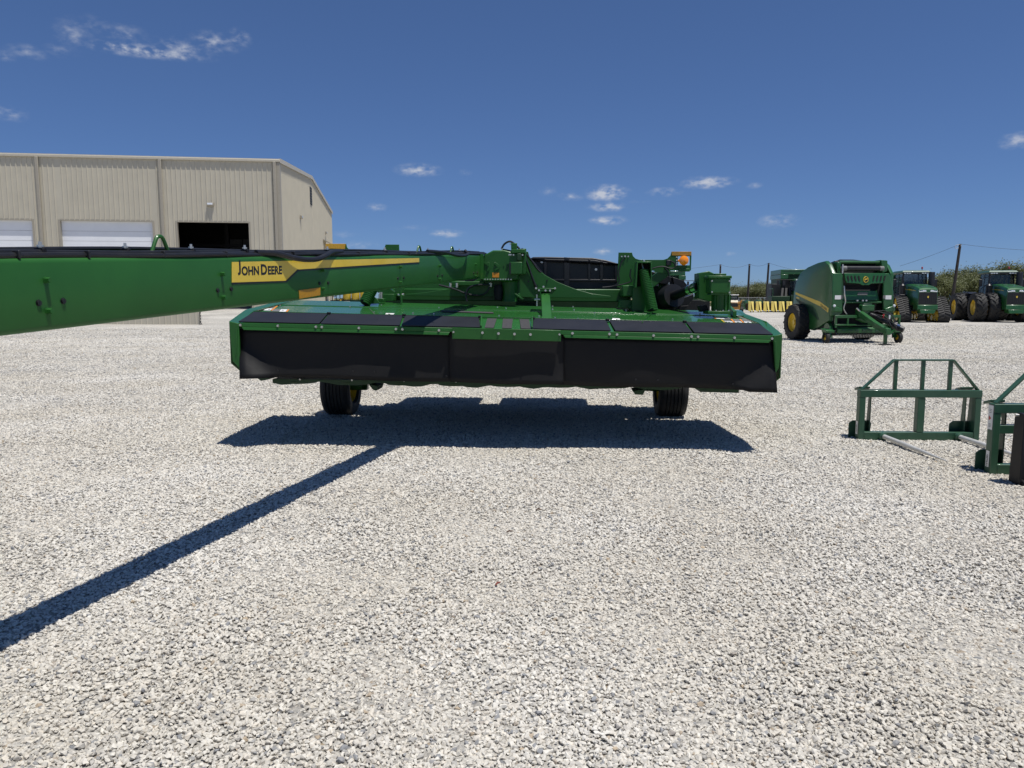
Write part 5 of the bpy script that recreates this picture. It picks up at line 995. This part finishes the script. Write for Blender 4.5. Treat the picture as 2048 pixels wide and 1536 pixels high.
def big_tractor(name, loc, rz, label, tracks):
    r = empty(name, loc, rz, label, 'tractor')
    # hood
    def sec(y, w, zb, zt_, tw): return [Vector((-w, y, zb)), Vector((w, y, zb)), Vector((w, y, zt_ - .16)), Vector((w * .90, y, zt_ - .03)), Vector((tw, y, zt_)), Vector((0, y, zt_ + .02)), Vector((-tw, y, zt_)), Vector((-w * .90, y, zt_ - .03)), Vector((-w, y, zt_ - .16))]
    hd = MB().loft([sec(-.55, .66, 1.25, 2.62, .45), sec(-1.4, .66, 1.2, 2.60, .45), sec(-2.4, .64, 1.15, 2.48, .42), sec(-3.05, .62, 1.15, 2.36, .40), sec(-3.22, .60, 1.2, 2.22, .38)]).build('hood', 'far_green', r, bevel=.02)
    MB().prism([(-.40, -3.02, 2.385), (.40, -3.02, 2.385), (.34, -1.6, 2.585), (-.34, -1.6, 2.585)], (0, 0, .012)).build('hood_panel', 'dull_green', hd)
    MB().prism([(.668, -.6, 2.3), (.668, -2.5, 2.2), (.655, -2.9, 2.12), (.668, -2.5, 2.16), (.668, -.6, 2.25)], (.004, 0, 0)).build('hood_stripe', 'yellow', hd); MB().prism([(-.668, -.6, 2.3), (-.668, -2.5, 2.2), (-.655, -2.9, 2.12), (-.668, -2.5, 2.16), (-.668, -.6, 2.25)], (-.004, 0, 0)).build('hood_stripe', 'yellow', hd)
    gr = MB().prism([(-.585, -3.235, 1.22), (.585, -3.235, 1.22), (.565, -3.235, 2.02), (-.565, -3.235, 2.02)], (0, .03, 0)).build('grille', 'grille', hd, bevel=.01)
    for k in range(9): MB().bb(-.48 + k * .12 - .008, -.48 + k * .12 + .008, -3.246, -3.235, 1.26, 1.98).build('grille_bar', 'black_plastic', gr)
    MB().prism([(0, -3.25, 1.80), (.055, -3.25, 1.76), (.04, -3.25, 1.67), (0, -3.25, 1.64), (-.04, -3.25, 1.67), (-.055, -3.25, 1.76)], (0, .01, 0)).build('emblem', 'yellow', gr)
    for sd in (-1, 1): 
        h_ = MB().prism([(sd * .12, -3.245, 2.07), (sd * .56, -3.235, 2.05), (sd * .58, -3.20, 2.19), (sd * .14, -3.235, 2.17)], (0, .05, 0)).build('headlight', 'lamp_glass', hd, bevel=.01)
        for k in range(3): MB().lathe((sd * (.22 + k * .12), -3.25, 2.115), (0, -1, 0), [(0, .04), (.008, .03), (.01, .001)], 10).build('lamp_reflector', 'chrome', h_)
    MB().prism([(-.64, -3.30, .88), (.64, -3.30, .88), (.62, -3.28, 1.19), (-.62, -3.28, 1.19)], (0, .9, 0)).build('front_bumper', 'far_green', r, bevel=.03); MB().prism([(-.42, -3.36, .62), (.42, -3.36, .62), (.50, -3.34, .87), (-.50, -3.34, .87)], (0, .7, 0)).build('weight_bracket', 'far_green', r, bevel=.02)
    MB().bb(-.45, .45, -2.6, 3.2, .75, 1.2).build('chassis', 'dark', r); MB().bb(-.7, .7, .9, 3.3, 1.2, 1.75).build('rear_frame', 'far_green', r, bevel=.05)
    MB().prism([(-.5, 1.3, 1.75), (.5, 1.3, 1.75), (.5, 3.0, 1.75), (-.5, 3.0, 1.75)], (0, 0, .25)).build('fuel_tank', 'black_plastic', r, bevel=.06)
    # cab
    cb = MB().prism([(-.80, -.60, 1.30), (.80, -.60, 1.30), (.80, 1.10, 1.30), (-.80, 1.10, 1.30)], (0, 0, .62)).build('cab_base', 'black_plastic', r, bevel=.03)
    for sx in (-1, 1):
        for yb_, yt_ in ((-.62, -.52), (1.05, 1.0), (.25, .25)): MB().prism([(sx * .84, yb_, 1.92), (sx * .84, yb_ + .09, 1.92), (sx * .78, yt_ + .09, 3.36), (sx * .78, yt_, 3.36)], (-sx * .07, 0, 0)).build('cab_post', 'black_paint', r)
        MB().prism([(sx * .82, -.52, 1.95), (sx * .82, 1.04, 1.95), (sx * .765, .99, 3.34), (sx * .765, -.44, 3.34)], (sx * .008, 0, 0)).build('side_window', 'glass', r)
        MB().tube([(sx * .85, -.45, 3.1), (sx * 1.25, -.6, 3.05), (sx * 1.32, -.6, 2.95)], .02, 6).build('mirror_arm', 'black_paint', r); MB().box((sx * 1.33, -.62, 2.72), (.22, .06, .5)).build('mirror', 'black_plastic', r, bevel=.03)
    MB().prism([(-.76, -.60, 1.95), (.76, -.60, 1.95), (.70, -.50, 3.34), (-.70, -.50, 3.34)], (0, .008, 0)).build('windscreen', 'glass', r); MB().prism([(-.76, 1.10, 1.95), (.76, 1.10, 1.95), (.70, 1.06, 3.34), (-.70, 1.06, 3.34)], (0, .008, 0)).build('rear_window', 'glass', r)
    rf = MB().loft([[Vector((x * s_, .25 + (y - .25) * s_, z)) for x, y in ((-.92, -.78), (.92, -.78), (.95, 1.2), (-.95, 1.2))] for z, s_ in ((3.36, 1.0), (3.46, 1.02), (3.56, .92), (3.60, .6))]).build('cab_roof', 'dull_green', r, bevel=.02)
    MB().bb(-.88, .88, -.80, -.70, 3.33, 3.43).build('roof_visor', 'black_plastic', rf)
    for x in (-.74, -.58, -.42, .42, .58, .74): MB().bb(x - .06, x + .06, -.815, -.80, 3.35, 3.41).build('roof_lamp', 'lamp_glass', rf)
    MB().cyl((.72, .3, 3.6), (.72, .3, 3.72), .02).build('beacon_stalk', 'black_paint', rf); MB().lathe((.72, .3, 3.72), (0, 0, 1), [(0, .06), (.12, .055), (.15, .001)], 12).build('beacon', 'red', rf)
    # seat and wheel
    MB().box((0, .45, 2.15), (.5, .5, .15)).build('seat', 'black_plastic', r, bevel=.04); MB().box((0, .68, 2.5), (.5, .14, .65)).build('seat_back', 'black_plastic', r, bevel=.05)
    sw = MB().tube([(.22 * math.cos(a), -.12 + .20 * math.sin(a), 2.42 + .06 * math.sin(a)) for a in [i * math.pi / 8 for i in range(16)]], .018, 6, closed=True).build('steering_wheel', 'black_plastic', r); MB().cyl((0, -.12, 2.42), (0, -.32, 1.95), .035).build('steering_column', 'black_plastic', r)
    # exhaust and intake stacks at the cab corners
    ms = MB().lathe((-.93, -1.0, 1.9), (0, 0, 1), [(-.05, .12), (0, .19), (.62, .19), (.70, .12), (.74, .075), (1.25, .075), (1.3, .06)], 18).build('muffler', 'black_plastic', r); MB().lathe((.93, -1.0, 1.9), (0, 0, 1), [(0, .10), (.55, .12), (.6, .20), (1.5, .20), (1.55, .17), (1.56, .001)], 18).build('air_intake', 'black_plastic', r)
    MB().bb(-1.15, -.7, -1.2, -.6, 1.55, 1.9).build('side_step', 'black_plastic', r, bevel=.03); MB().bb(.7, 1.15, -1.2, -.6, 1.55, 1.9).build('side_step', 'black_plastic', r, bevel=.03)
    MB().cyl((-.8, -1.1, 1.75), (-.8, -1.1, 2.0), .03).build('grab_rail', 'chrome', r); MB().tube([(-1.2, -.5, 1.5), (-1.25, -.5, 2.3), (-.9, -.5, 2.6)], .02, 6).build('grab_rail', 'black_paint', r)
    for yy in (-1.7, 2.1):
        MB().cyl((-1.9, yy, .98), (1.9, yy, .98), .16).build('axle', 'dark', r)
        for sd in (-1, 1):
            if tracks: tri_track(r, sd * 1.22, yy, sd)
            else:
                for x in (.98, 1.80): lathe_tyre('tyre', Vector((sd * x, yy, 1.0)), (1, 0, 0), .98, .70, .52, 'tyre', 'yellow_paint', r, (0, 0, 0), lugs=18, lug_h=.05)
            MB().prism([(sd * .75, yy - .8, 1.95), (sd * 1.35, yy - .8, 1.95), (sd * 1.35, yy - .3, 2.1 if not tracks else 2.0), (sd * .75, yy - .3, 2.1 if not tracks else 2.0)], (0, 1.1, 0)).build('fender', 'black_plastic', r, bevel=.03) if yy > 0 else None
    MB().lathe((-.55, 1.35, 1.62), (1, 0, 0), [(0, .001), (0, .28), (.1, .28), (.1, .001)], 16).build('hose_reel', 'far_green', r)
    return r
def place_front(px, py, rz, dist_front):
    p = gnd(px, py); f = Vector((math.sin(rz), -math.cos(rz), 0)); q = p - f * dist_front; return (q.x, q.y, 0)
th = R(-10); big_tractor('tracked_tractor', place_front(1853, 645.5, th, 3.25), th, 'green articulated tractor on black rubber tracks parked beside the baler', True)
th = R(-13); big_tractor('wheeled_tractor', place_front(2030, 645.5, th, 3.25), th, 'green articulated tractor on dual lugged tyres beside the tracked tractor', False)

# ================================================================== cotton harvesters at the back
def harvester(loc, rz, label, rows_, shift=0):
    r = empty('cotton_harvester', loc, rz, label, 'harvester', None)
    hw = rows_ * .88 / 2
    for k in range(rows_):
        x = -hw + .44 + k * .88 + shift
        row = MB().bb(x - .40, x + .40, -3.0, -1.9, .25, 1.05).build('row_unit', 'black_plastic', r)
        for sd in (-1, 1):
            MB().prism([(x + sd * .08, -3.85, .10), (x + sd * .22, -3.85, .10), (x + sd * .33, -3.2, .18), (x + sd * .31, -2.95, 1.25), (x + sd * .02, -2.95, 1.25)], (0, .25, .02)).build('snout', 'pale_yellow', row, bevel=.02)
            MB().bb(x + sd * .1, x + sd * .2, -3.86, -3.5, .02, .125).build('snout_tip', 'black_plastic', row)
        MB().lathe((x, -2.7, 1.1), (0, 0, 1), [(0, .05), (.12, .05), (.14, .001)], 8).build('row_cap', 'steel', row)
    MB().bb(-hw + shift, hw + shift, -1.9, -1.6, .5, .85).build('tool_bar', 'far_green', r)
    MB().bb(-1.2, 1.2, -1.6, 5.5, 1.0, 2.0).build('chassis', 'under_green', r)
    for sd in (-1, 1):
        lathe_tyre('tyre', Vector((sd * 1.65, -.4, .92)), (1, 0, 0), .92, .62, .48, 'tyre', 'yellow_paint', r, (0, 0, 0), lugs=14, lug_h=.05, n=26); lathe_tyre('tyre', Vector((sd * 1.5, 4.6, .7)), (1, 0, 0), .70, .5, .36, 'tyre', 'yellow_paint', r, (0, 0, 0), n=22)
        for k in range(3): MB().prism([(sd * (1.2 + k * .5), -1.55, .9), (sd * (1.45 + k * .5), -1.55, .9), (sd * (1.15 + k * .42), -.2, 2.9), (sd * (.9 + k * .42), -.2, 2.9)], (0, .4, 0)).build('air_duct', 'tyre', r)
    cb = MB().bb(-.85, .85, -1.3, .6, 2.0, 2.5).build('cab_base', 'far_green', r); MB().bb(-.84, .84, -1.28, .55, 2.5, 3.75).build('cab_glass', 'glass', cb); MB().bb(-.95, .95, -1.45, .7, 3.75, 3.95).build('cab_roof', 'far_green', cb, bevel=.05)
    for x in (-.6, -.3, .3, .6): MB().bb(x - .1, x + .1, -1.47, -1.45, 3.78, 3.90).build('roof_lamp', 'lamp_glass', cb)
    for sd in (-1, 1):
        MB().tube([(sd * .9, -1.3, 3.85), (sd * 2.9, -1.3, 3.85)], .04, 6).build('mirror_arm', 'black_paint', r); MB().bb(sd * 2.0 - .12, sd * 2.0 + .12, -1.34, -1.26, 3.2, 3.75).build('mirror', 'black_plastic', r); MB().bb(sd * 2.75 - .12, sd * 2.75 + .12, -1.34, -1.26, 3.2, 3.75).build('mirror', 'black_plastic', r)
    bk = MB().bb(-1.9, 1.9, 1.0, 5.8, 2.1, 4.0).build('module_chamber', 'under_green', r, bevel=.04)
    MB().bb(-1.95, 1.95, .7, 6.0, 4.55, 5.15).build('chamber_top', 'far_green', r, bevel=.05); MB().bb(-2.0, -1.1, .5, 5.9, 4.0, 4.54).build('chamber_side', 'far_green', r, bevel=.04); MB().bb(1.1, 2.0, .5, 5.9, 4.0, 4.54).build('chamber_side', 'far_green', r, bevel=.04)
    for sd in (-1, 1): MB().bb(min(sd * 1.92, sd * 3.0), max(sd * 1.92, sd * 3.0), .6, 3.2, 1.3, 3.4).build('engine_screen', 'grille', r, bevel=.05); MB().bb(min(sd * 1.3, sd * 3.4), max(sd * 1.3, sd * 3.4), -1.5, .5, 1.05, 1.9).build('platform', 'under_green', r, bevel=.05); MB().tube([(sd * 3.3, -1.4, 1.9), (sd * 3.3, -1.4, 2.8), (sd * 3.3, .4, 2.8)], .03, 6).build('hand_rail', 'far_green', r)
    MB().bb(-1.6, 1.6, .68, .72, 4.95, 5.05).build('chamber_front_strip', 'dull_green', r)  # narrow strip of duller green along the upper front
    MB().bb(-1.09, 1.09, .95, 5.8, 4.0, 4.5).build('louvre_backing', 'dark', r)
    for k in range(4):
        MB().prism([(-1.08, .92, 4.02 + k * .135), (1.08, .92, 4.02 + k * .135), (1.08, .74, 4.07 + k * .135), (-1.08, .74, 4.07 + k * .135)], (0, 0, .03)).build('louvre', 'dull_green', r)
    MB().bb(-1.7, 1.7, .86, .98, 2.45, 3.85).build('front_screen', 'grille', r)
    return r
for px, D, rz, lab, n, shf in ((1618, 87, -6, 'green cotton harvester with yellow row snouts behind the round baler', 12, -1.3), (1352, 92, -4, 'green cotton harvester hidden behind the mower driveline tower', 8, 0), (1805, 96, -4, 'green cotton harvester standing behind the tracked tractor', 8, 0)):
    X = (px - 1024) / F * (D * cp + 1.6 * sp); harvester((X, D + 3.6, 0), R(rz), lab, n, shf)

# ================================================================== skid steer, fence, far machine, tanks
k0 = gnd(1474, 624); sk = empty('skid_steer_loader', (k0.x, k0.y + 1.5, 0), R(-14), 'orange skid steer loader with black grille parked by the chain fence', 'loader')
MB().prism([(-.72, -1.35, .30), (.72, -1.35, .30), (.70, -1.25, 1.15), (-.70, -1.25, 1.15)], (0, 2.3, 0)).build('body', 'skid_orange', sk, bevel=.08)
MB().bb(-.42, .42, -1.42, -1.34, .62, 1.10).build('rear_grille', 'grille', sk, bevel=.02); MB().prism([(-.5, -1.25, 1.16), (.5, -1.25, 1.16), (.45, -.6, 1.45), (-.45, -.6, 1.45)], (0, .3, .05)).build('engine_cover', 'cream', sk, bevel=.05)
for sd in (-1, 1):
    MB().bb(sd * .58 - .12, sd * .58 + .12, -1.38, -1.3, .7, 1.25).build('tail_post', 'skid_orange', sk, bevel=.03); MB().bb(sd * .58 - .06, sd * .58 + .06, -1.4, -1.38, .86, 1.0).build('tail_lamp', 'black_plastic', sk)
    tr = MB().prism([(sd * .74, -1.15, .0), (sd * .74, 1.0, .0), (sd * .74, 1.3, .3), (sd * .74, 1.1, .62), (sd * .74, -1.2, .62), (sd * .74, -1.4, .3)], (sd * .38, 0, 0)).build('track', 'tyre', sk, bevel=.05)
    MB().prism([(sd * .76, -1.3, 1.2), (sd * .76, -1.3, 1.4), (sd * .76, .9, 1.1), (sd * .76, 1.4, .4), (sd * .76, 1.2, .4), (sd * .76, .75, .95)], (sd * .16, 0, 0)).build('lift_arm', 'skid_orange', sk, bevel=.02)
    for yy in (-.6, .6): MB().cyl((sd * .48, yy, 1.2), (sd * .46, yy, 2.0), .05).build('cab_post', 'black_paint', sk)
MB().bb(-.56, .56, -.75, .75, 2.0, 2.1).build('cab_roof', 'white_decal', sk, bevel=.04); MB().bb(-.44, .44, -.5, .5, 1.3, 1.98).build('cab_glass', 'glass', sk)
for k in range(2): MB().box((-.3 + .6 * k, -.78, 2.05), (.2, .05, .08)).build('roof_lamp', 'lamp_glass', sk)
# chain-link fence
fa = aty(1452, 596, 98); fb = aty(1690, 596, 98); fh = 1.75; L_ = fb.x - fa.x
fn = empty('chain_link_fence', (fa.x, 98, 0), 0, 'galvanised chain link fence with top rail behind the skid steer loader', 'fence')
for k in range(int(L_ / 3) + 1): MB().cyl((k * 3, 0, 0), (k * 3, 0, fh + .05), .04, None, 8).build('post', 'galv', fn)
MB().cyl((0, -.045, fh), (L_, -.045, fh), .02, None, 8).build('top_rail', 'galv', fn)
wm = MB(); 
n = int(L_ / .16)
for k in range(-11, n):
    for sg_ in (1, -1):
        x0 = k * .16; x1 = x0 + fh
        if sg_ < 0: x0, x1 = x1, x0
        a, b = Vector((x0, .05 + .008 * sg_, .02)), Vector((x1, .05 + .008 * sg_, fh))
        if max(x0, x1) > L_ or min(x0, x1) < 0: continue
        d = (b - a).normalized(); nn2 = Vector((-d.z, 0, d.x)) * .0035; wm.add([a - nn2, b - nn2, b + nn2, a + nn2], [(0, 1, 2, 3)])
wo = wm.build('wire_mesh', 'galv', fn); wo['kind'] = 'stuff'
# green machine beyond the fence
fm = aty(1518, 605, 104); far = empty('grain_header', (fm.x, 104, 0), R(8), 'green harvesting header with sloped covers behind the chain link fence', 'header')
for x, w_ in ((-1.5, 1.3), (.2, 1.5), (1.9, 1.4)): MB().prism([(x - w_ * .5, 0, .1), (x + w_ * .5, 0, .1), (x + w_ * .42, .2, 1.25), (x - w_ * .1, .2, 1.45)], (0, .9, 0)).build('divider_cover', 'far_green', far, bevel=.05)
MB().bb(-3.2, 3.2, 1.0, 1.5, .3, 1.3).build('header_back', 'under_green', far, bevel=.04)
for x in (-2.6, 2.8): MB().cyl((x, .4, .1), (x, .9, 1.6), .05).build('hydraulic_ram', 'steel', far)
# yellow tanks at the back left, seen between tongue and deck
ty = 92.0; tp = aty(690, 600, ty); tz = gz(tp.x, ty)
tk = empty('tank_trailer', (tp.x, ty, tz), R(5), 'row of round yellow tanks on a dark frame behind the mower', 'tank trailer')
for k in range(3): 
    t_ = MB().lathe((.25 + k * 1.05, 0, .25), (0, 0, 1), [(0, .001), (0, .44), (.1, .50), (1.0, .50), (1.2, .30), (1.25, .18), (1.3, .001)], 20).build('tank', 'yellow', tk)
MB().bb(-2.2, 3.0, -.6, .6, .06, .2).build('frame', 'black_paint', tk)
for k in range(4): MB().cyl((-1.9 + k * .45, -.45, .2), (-1.9 + k * .45, -.3, 1.2), .05).build('upright', 'black_paint', tk)
MB().lathe((-2.35, 0, .2), (0, 0, 1), [(0, .001), (0, .3), (1.0, .3), (1.1, .001)], 16).build('small_tank', 'yellow', tk); MB().tube([(-1.9, -.5, .9), (-1.2, -.6, .6), (-.6, -.5, 1.0)], .05, 6).build('pipe', 'hose', tk)
for sd in (-1, 1): lathe_tyre('tyre', Vector((-.4, sd * .75, .22)), (0, 1, 0), .22, .18, .12, 'tyre', 'yellow_paint', tk, (0, 0, 0), n=16)
yp = aty(649, 598, 88); pz = gz(yp.x, 88); bo = MB().lathe((0, 0, 0), (0, 0, 1), [(0, .16), (1.0, .16), (1.1, .12), (1.15, .001)], 14).build('bollard', 'yellow'); bo.location = (yp.x, 88, pz); tag(bo, 'short yellow bollard standing by the building corner', 'bollard')

# ================================================================== utility poles with wires
PO = [(1441, 529, 108, .14), (1499, 528, 108, .15), (1537.5, 526, 104, .15), (1920.5, 488, 78, .15)]
tops = []
for i, (px, py, D, r_) in enumerate(PO):
    p = aty(px, py, D); lab = ['dark utility pole behind the mower gearbox tower', 'dark utility pole rising behind the fence over the skid steer', 'dark utility pole rising behind the fence next to the harvester mirrors', 'tall dark utility pole between the two big tractors'][i]
    ln = [0, .1, .18, .55][i]
    u_ = empty('utility_pole', (p.x - ln, D, 0), 0, lab, 'pole'); zt_ = p.z
    MB().tube([(0, 0, -.2), (ln * .5, 0, zt_ * .5), (ln, 0, zt_)], [r_ * 1.15, r_, r_ * .85], 10).build('shaft', 'pole', u_); tops.append(Vector((p.x, D, zt_)))
    MB().lathe((ln, -.16, zt_ - .25), (0, 0, 1), [(0, .03), (.08, .05), (.16, .03), (.2, .001)], 8).build('insulator', 'steel', u_)
    if i == 3:
        MB().tube(smooth_path([(ln - .05, -.1, zt_ - .05), (ln - .5, -.1, zt_ - .15), (ln - .55, -.1, zt_ - .45), (ln - .2, -.1, zt_ - .4)], 4), .025, 6).build('wire_coil', 'galv', u_)
def span(a, b, sag, label):
    pts = [a.lerp(b, k / 12) - Vector((0, 0, sag * 4 * (k / 12) * (1 - k / 12))) for k in range(13)]
    o = MB().tube(pts, .014, 5).build('power_line', 'wire', off=a); o.location = a; tag(o, label, 'wire')
span(tops[0], tops[1], .45, 'thin sagging wire between the two poles above the gearbox tower'); span(tops[1], tops[2], .35, 'thin sagging wire between the poles above the fence'); span(tops[2], tops[2] + Vector((14, 6, -1.5)), .5, 'thin wire running down from the pole behind the harvester')
span(tops[3], aty(1800, 532, 84), .1, 'thin wire slanting down left from the tall pole'); span(tops[3], aty(2260, 496, 80), .5, 'thin wire running right from the tall pole'); span(tops[0] + Vector((-16, 4, -.6)), tops[0], .5, 'thin sagging wire running left from the mower side pole')

# ================================================================== trees
def make_tree(seed, h, spread, leaves):
    rr3 = random.Random(seed); tr = MB(); tips = []
    def branch(p, d, ln, r_, depth):
        pts = [p]; q = p.copy(); dd = d.copy()
        for k in range(4):
            dd = (dd + Vector((rr3.uniform(-.22, .22), rr3.uniform(-.22, .22), rr3.uniform(-.06, .16)))).normalized(); q = q + dd * ln / 4; pts.append(q.copy())
        tr.tube(pts, [r_ * (1 - .14 * k) for k in range(5)], 6 if depth < 2 else 4)
        if depth >= 3: tips.append((q, dd)); tips.append((pts[2], dd)); return
        for k in range(rr3.choice((3, 3, 4)) if depth else rr3.choice((3, 4))):
            a = rr3.uniform(0, 6.28); sp_ = rr3.uniform(.5, 1.05) * spread; nd_ = (dd + Vector((math.cos(a) * sp_, math.sin(a) * sp_, rr3.uniform(-.15, .35)))).normalized()
            branch(q if k else pts[3], nd_, ln * rr3.uniform(.62, .85), r_ * .52, depth + 1)
        tips.append((q, dd)); tips.append((pts[3], dd))
    for k in range(rr3.choice((1, 2, 2))): branch(Vector((rr3.uniform(-.2, .2), rr3.uniform(-.2, .2), -.1)), Vector((rr3.uniform(-.35, .35), rr3.uniform(-.35, .35), 1)).normalized(), h * .30, h * .028, 0)
    cr = MB(); per = max(6, leaves // max(1, len(tips)))
    for p, d in tips:
        cw = rr3.uniform(.30, .75) * h * .135
        for k in range(per):
            o = Vector((rr3.gauss(0, 1), rr3.gauss(0, 1), rr3.gauss(0, .7))) * cw; c = p + o; s_ = rr3.uniform(.06, .13) * h / 6
            if c.z < h * .07: continue
            e = Euler((rr3.uniform(-1, 1), rr3.uniform(-1, 1), rr3.uniform(0, 6.3))).to_matrix(); a = e @ Vector((s_, 0, 0)); b = e @ Vector((0, s_ * .45, 0))
            cr.add([c - a, c - b, c + a, c + b], [(0, 1, 2, 3)])
    return tr, cr
protos = []
for sd, h, sp_, lv in ((1, 5.4, .95, 13000), (2, 6.0, .85, 13000), (5, 4.6, 1.05, 12000), (9, 5.0, 1.0, 12000)):
    tr, cr = make_tree(sd, h, sp_, lv); me1 = tr.mesh(); me1.materials.append(M['bark'])
    me2 = bpy.data.meshes.new('crown'); me2.from_pydata([tuple(v) for v in cr.v], [], cr.f); me2.materials.append(M['leaf'])
    zs = max(v.z for v in cr.v); protos.append((me1, me2, zs))
def tree(px, topy, D, k, rz, wide, label, group):
    p = aty(px, topy - 7, D); me1, me2, zs = protos[k]; s_ = p.z / zs
    r = empty('mesquite_tree', (p.x, D, gz(p.x, D)), rz, label, 'tree', group); r.scale = (s_ * wide, s_ * wide, s_)
    for nm, me in (('trunk', me1), ('crown', me2)):
        o = bpy.data.objects.new(nm, me); COL.objects.link(o); o.parent = r
TR = [(1478, 572, 122, 2, .3, 1.2), (1500, 566, 118, 0, 1.4, 1.1), (1526, 564, 124, 1, 2.0, 1.1), (1556, 567, 120, 3, .9, 1.2), (1582, 565, 122, 0, 3.1, 1.2), (1612, 568, 126, 2, 4.0, 1.2), (1643, 564, 124, 1, 5.0, 1.2), (1672, 566, 126, 3, 2.2, 1.3)]
TR += [(1466, 580, 116, 3, 1.3, 1.2), (1512, 574, 114, 2, 5.1, 1.3), (1541, 572, 114, 0, 2.7, 1.3), (1570, 574, 114, 1, .4, 1.3), (1600, 575, 116, 3, 3.7, 1.3)]
for px, y, D, k, rz, w_ in TR: tree(px, y, D, k, rz, w_, 'grey green bushy tree in the row behind the chain link fence', 'trees behind the chain link fence')
TR2 = [(1700, 570, 125, 0, .2, 1.2), (1735, 566, 125, 1, .8, 1.2), (1790, 562, 118, 2, 1.2, 1.2), (1832, 556, 104, 3, 2.6, 1.1), (1884, 537, 94, 0, 1.1, .95), (1908, 544, 100, 2, 4.4, 1.0), (1934, 534, 92, 1, 3.3, .95), (1962, 528, 94, 3, .5, .95), (1992, 534, 98, 0, 5.2, .95), (2018, 519, 92, 1, 1.9, 1.0), (2050, 540, 96, 2, 2.9, 1.1), (2100, 530, 95, 3, .6, 1.1), (2160, 526, 97, 0, 3.6, 1.1)]
TR2 += [(1872, 552, 88, 2, .9, 1.1), (1922, 552, 88, 0, 3.9, 1.2), (1978, 548, 88, 1, .1, 1.1), (2036, 552, 88, 2, 4.9, 1.2)]
NAMED = {1934: 'olive mesquite tree right behind the tall utility pole', 2018: 'tallest olive mesquite tree rising behind the wheeled tractor cab'}
for px, y, D, k, rz, w_ in TR2: tree(px, y, D, k, rz, w_, NAMED.get(px) or 'olive green mesquite tree with open branches behind the two big tractors', 'trees behind the big tractors')
rb = random.Random(12); br_ = MB()
# low brush that closes the skyline between and beyond the trees
for i in range(15000):
    x = rb.uniform(-160, 190); y = rb.uniform(150, 172); hgt = 1.6 + 1.2 * math.sin(x * .13) * math.sin(x * .031 + 1); z = abs(rb.gauss(0, .55)) * hgt + gz(x, y); s_ = rb.uniform(.25, .5)
    if x < 14: z = gz(x, y) + abs(rb.gauss(0, .25)) * .7
    e = Euler((rb.uniform(-1, 1), rb.uniform(-1, 1), rb.uniform(0, 6.3))).to_matrix(); a = e @ Vector((s_, 0, 0)); b = e @ Vector((0, s_ * .5, 0)); c = Vector((x, y, z)); br_.add([c - a, c - b, c + a, c + b], [(0, 1, 2, 3)])
me = bpy.data.meshes.new('brush'); me.from_pydata([tuple(v) for v in br_.v], [], br_.f); me.materials.append(M['leaf']); o = bpy.data.objects.new('brush', me); COL.objects.link(o); tag(o, 'low olive scrub along the far edge of the yard', 'scrub', kind='stuff')
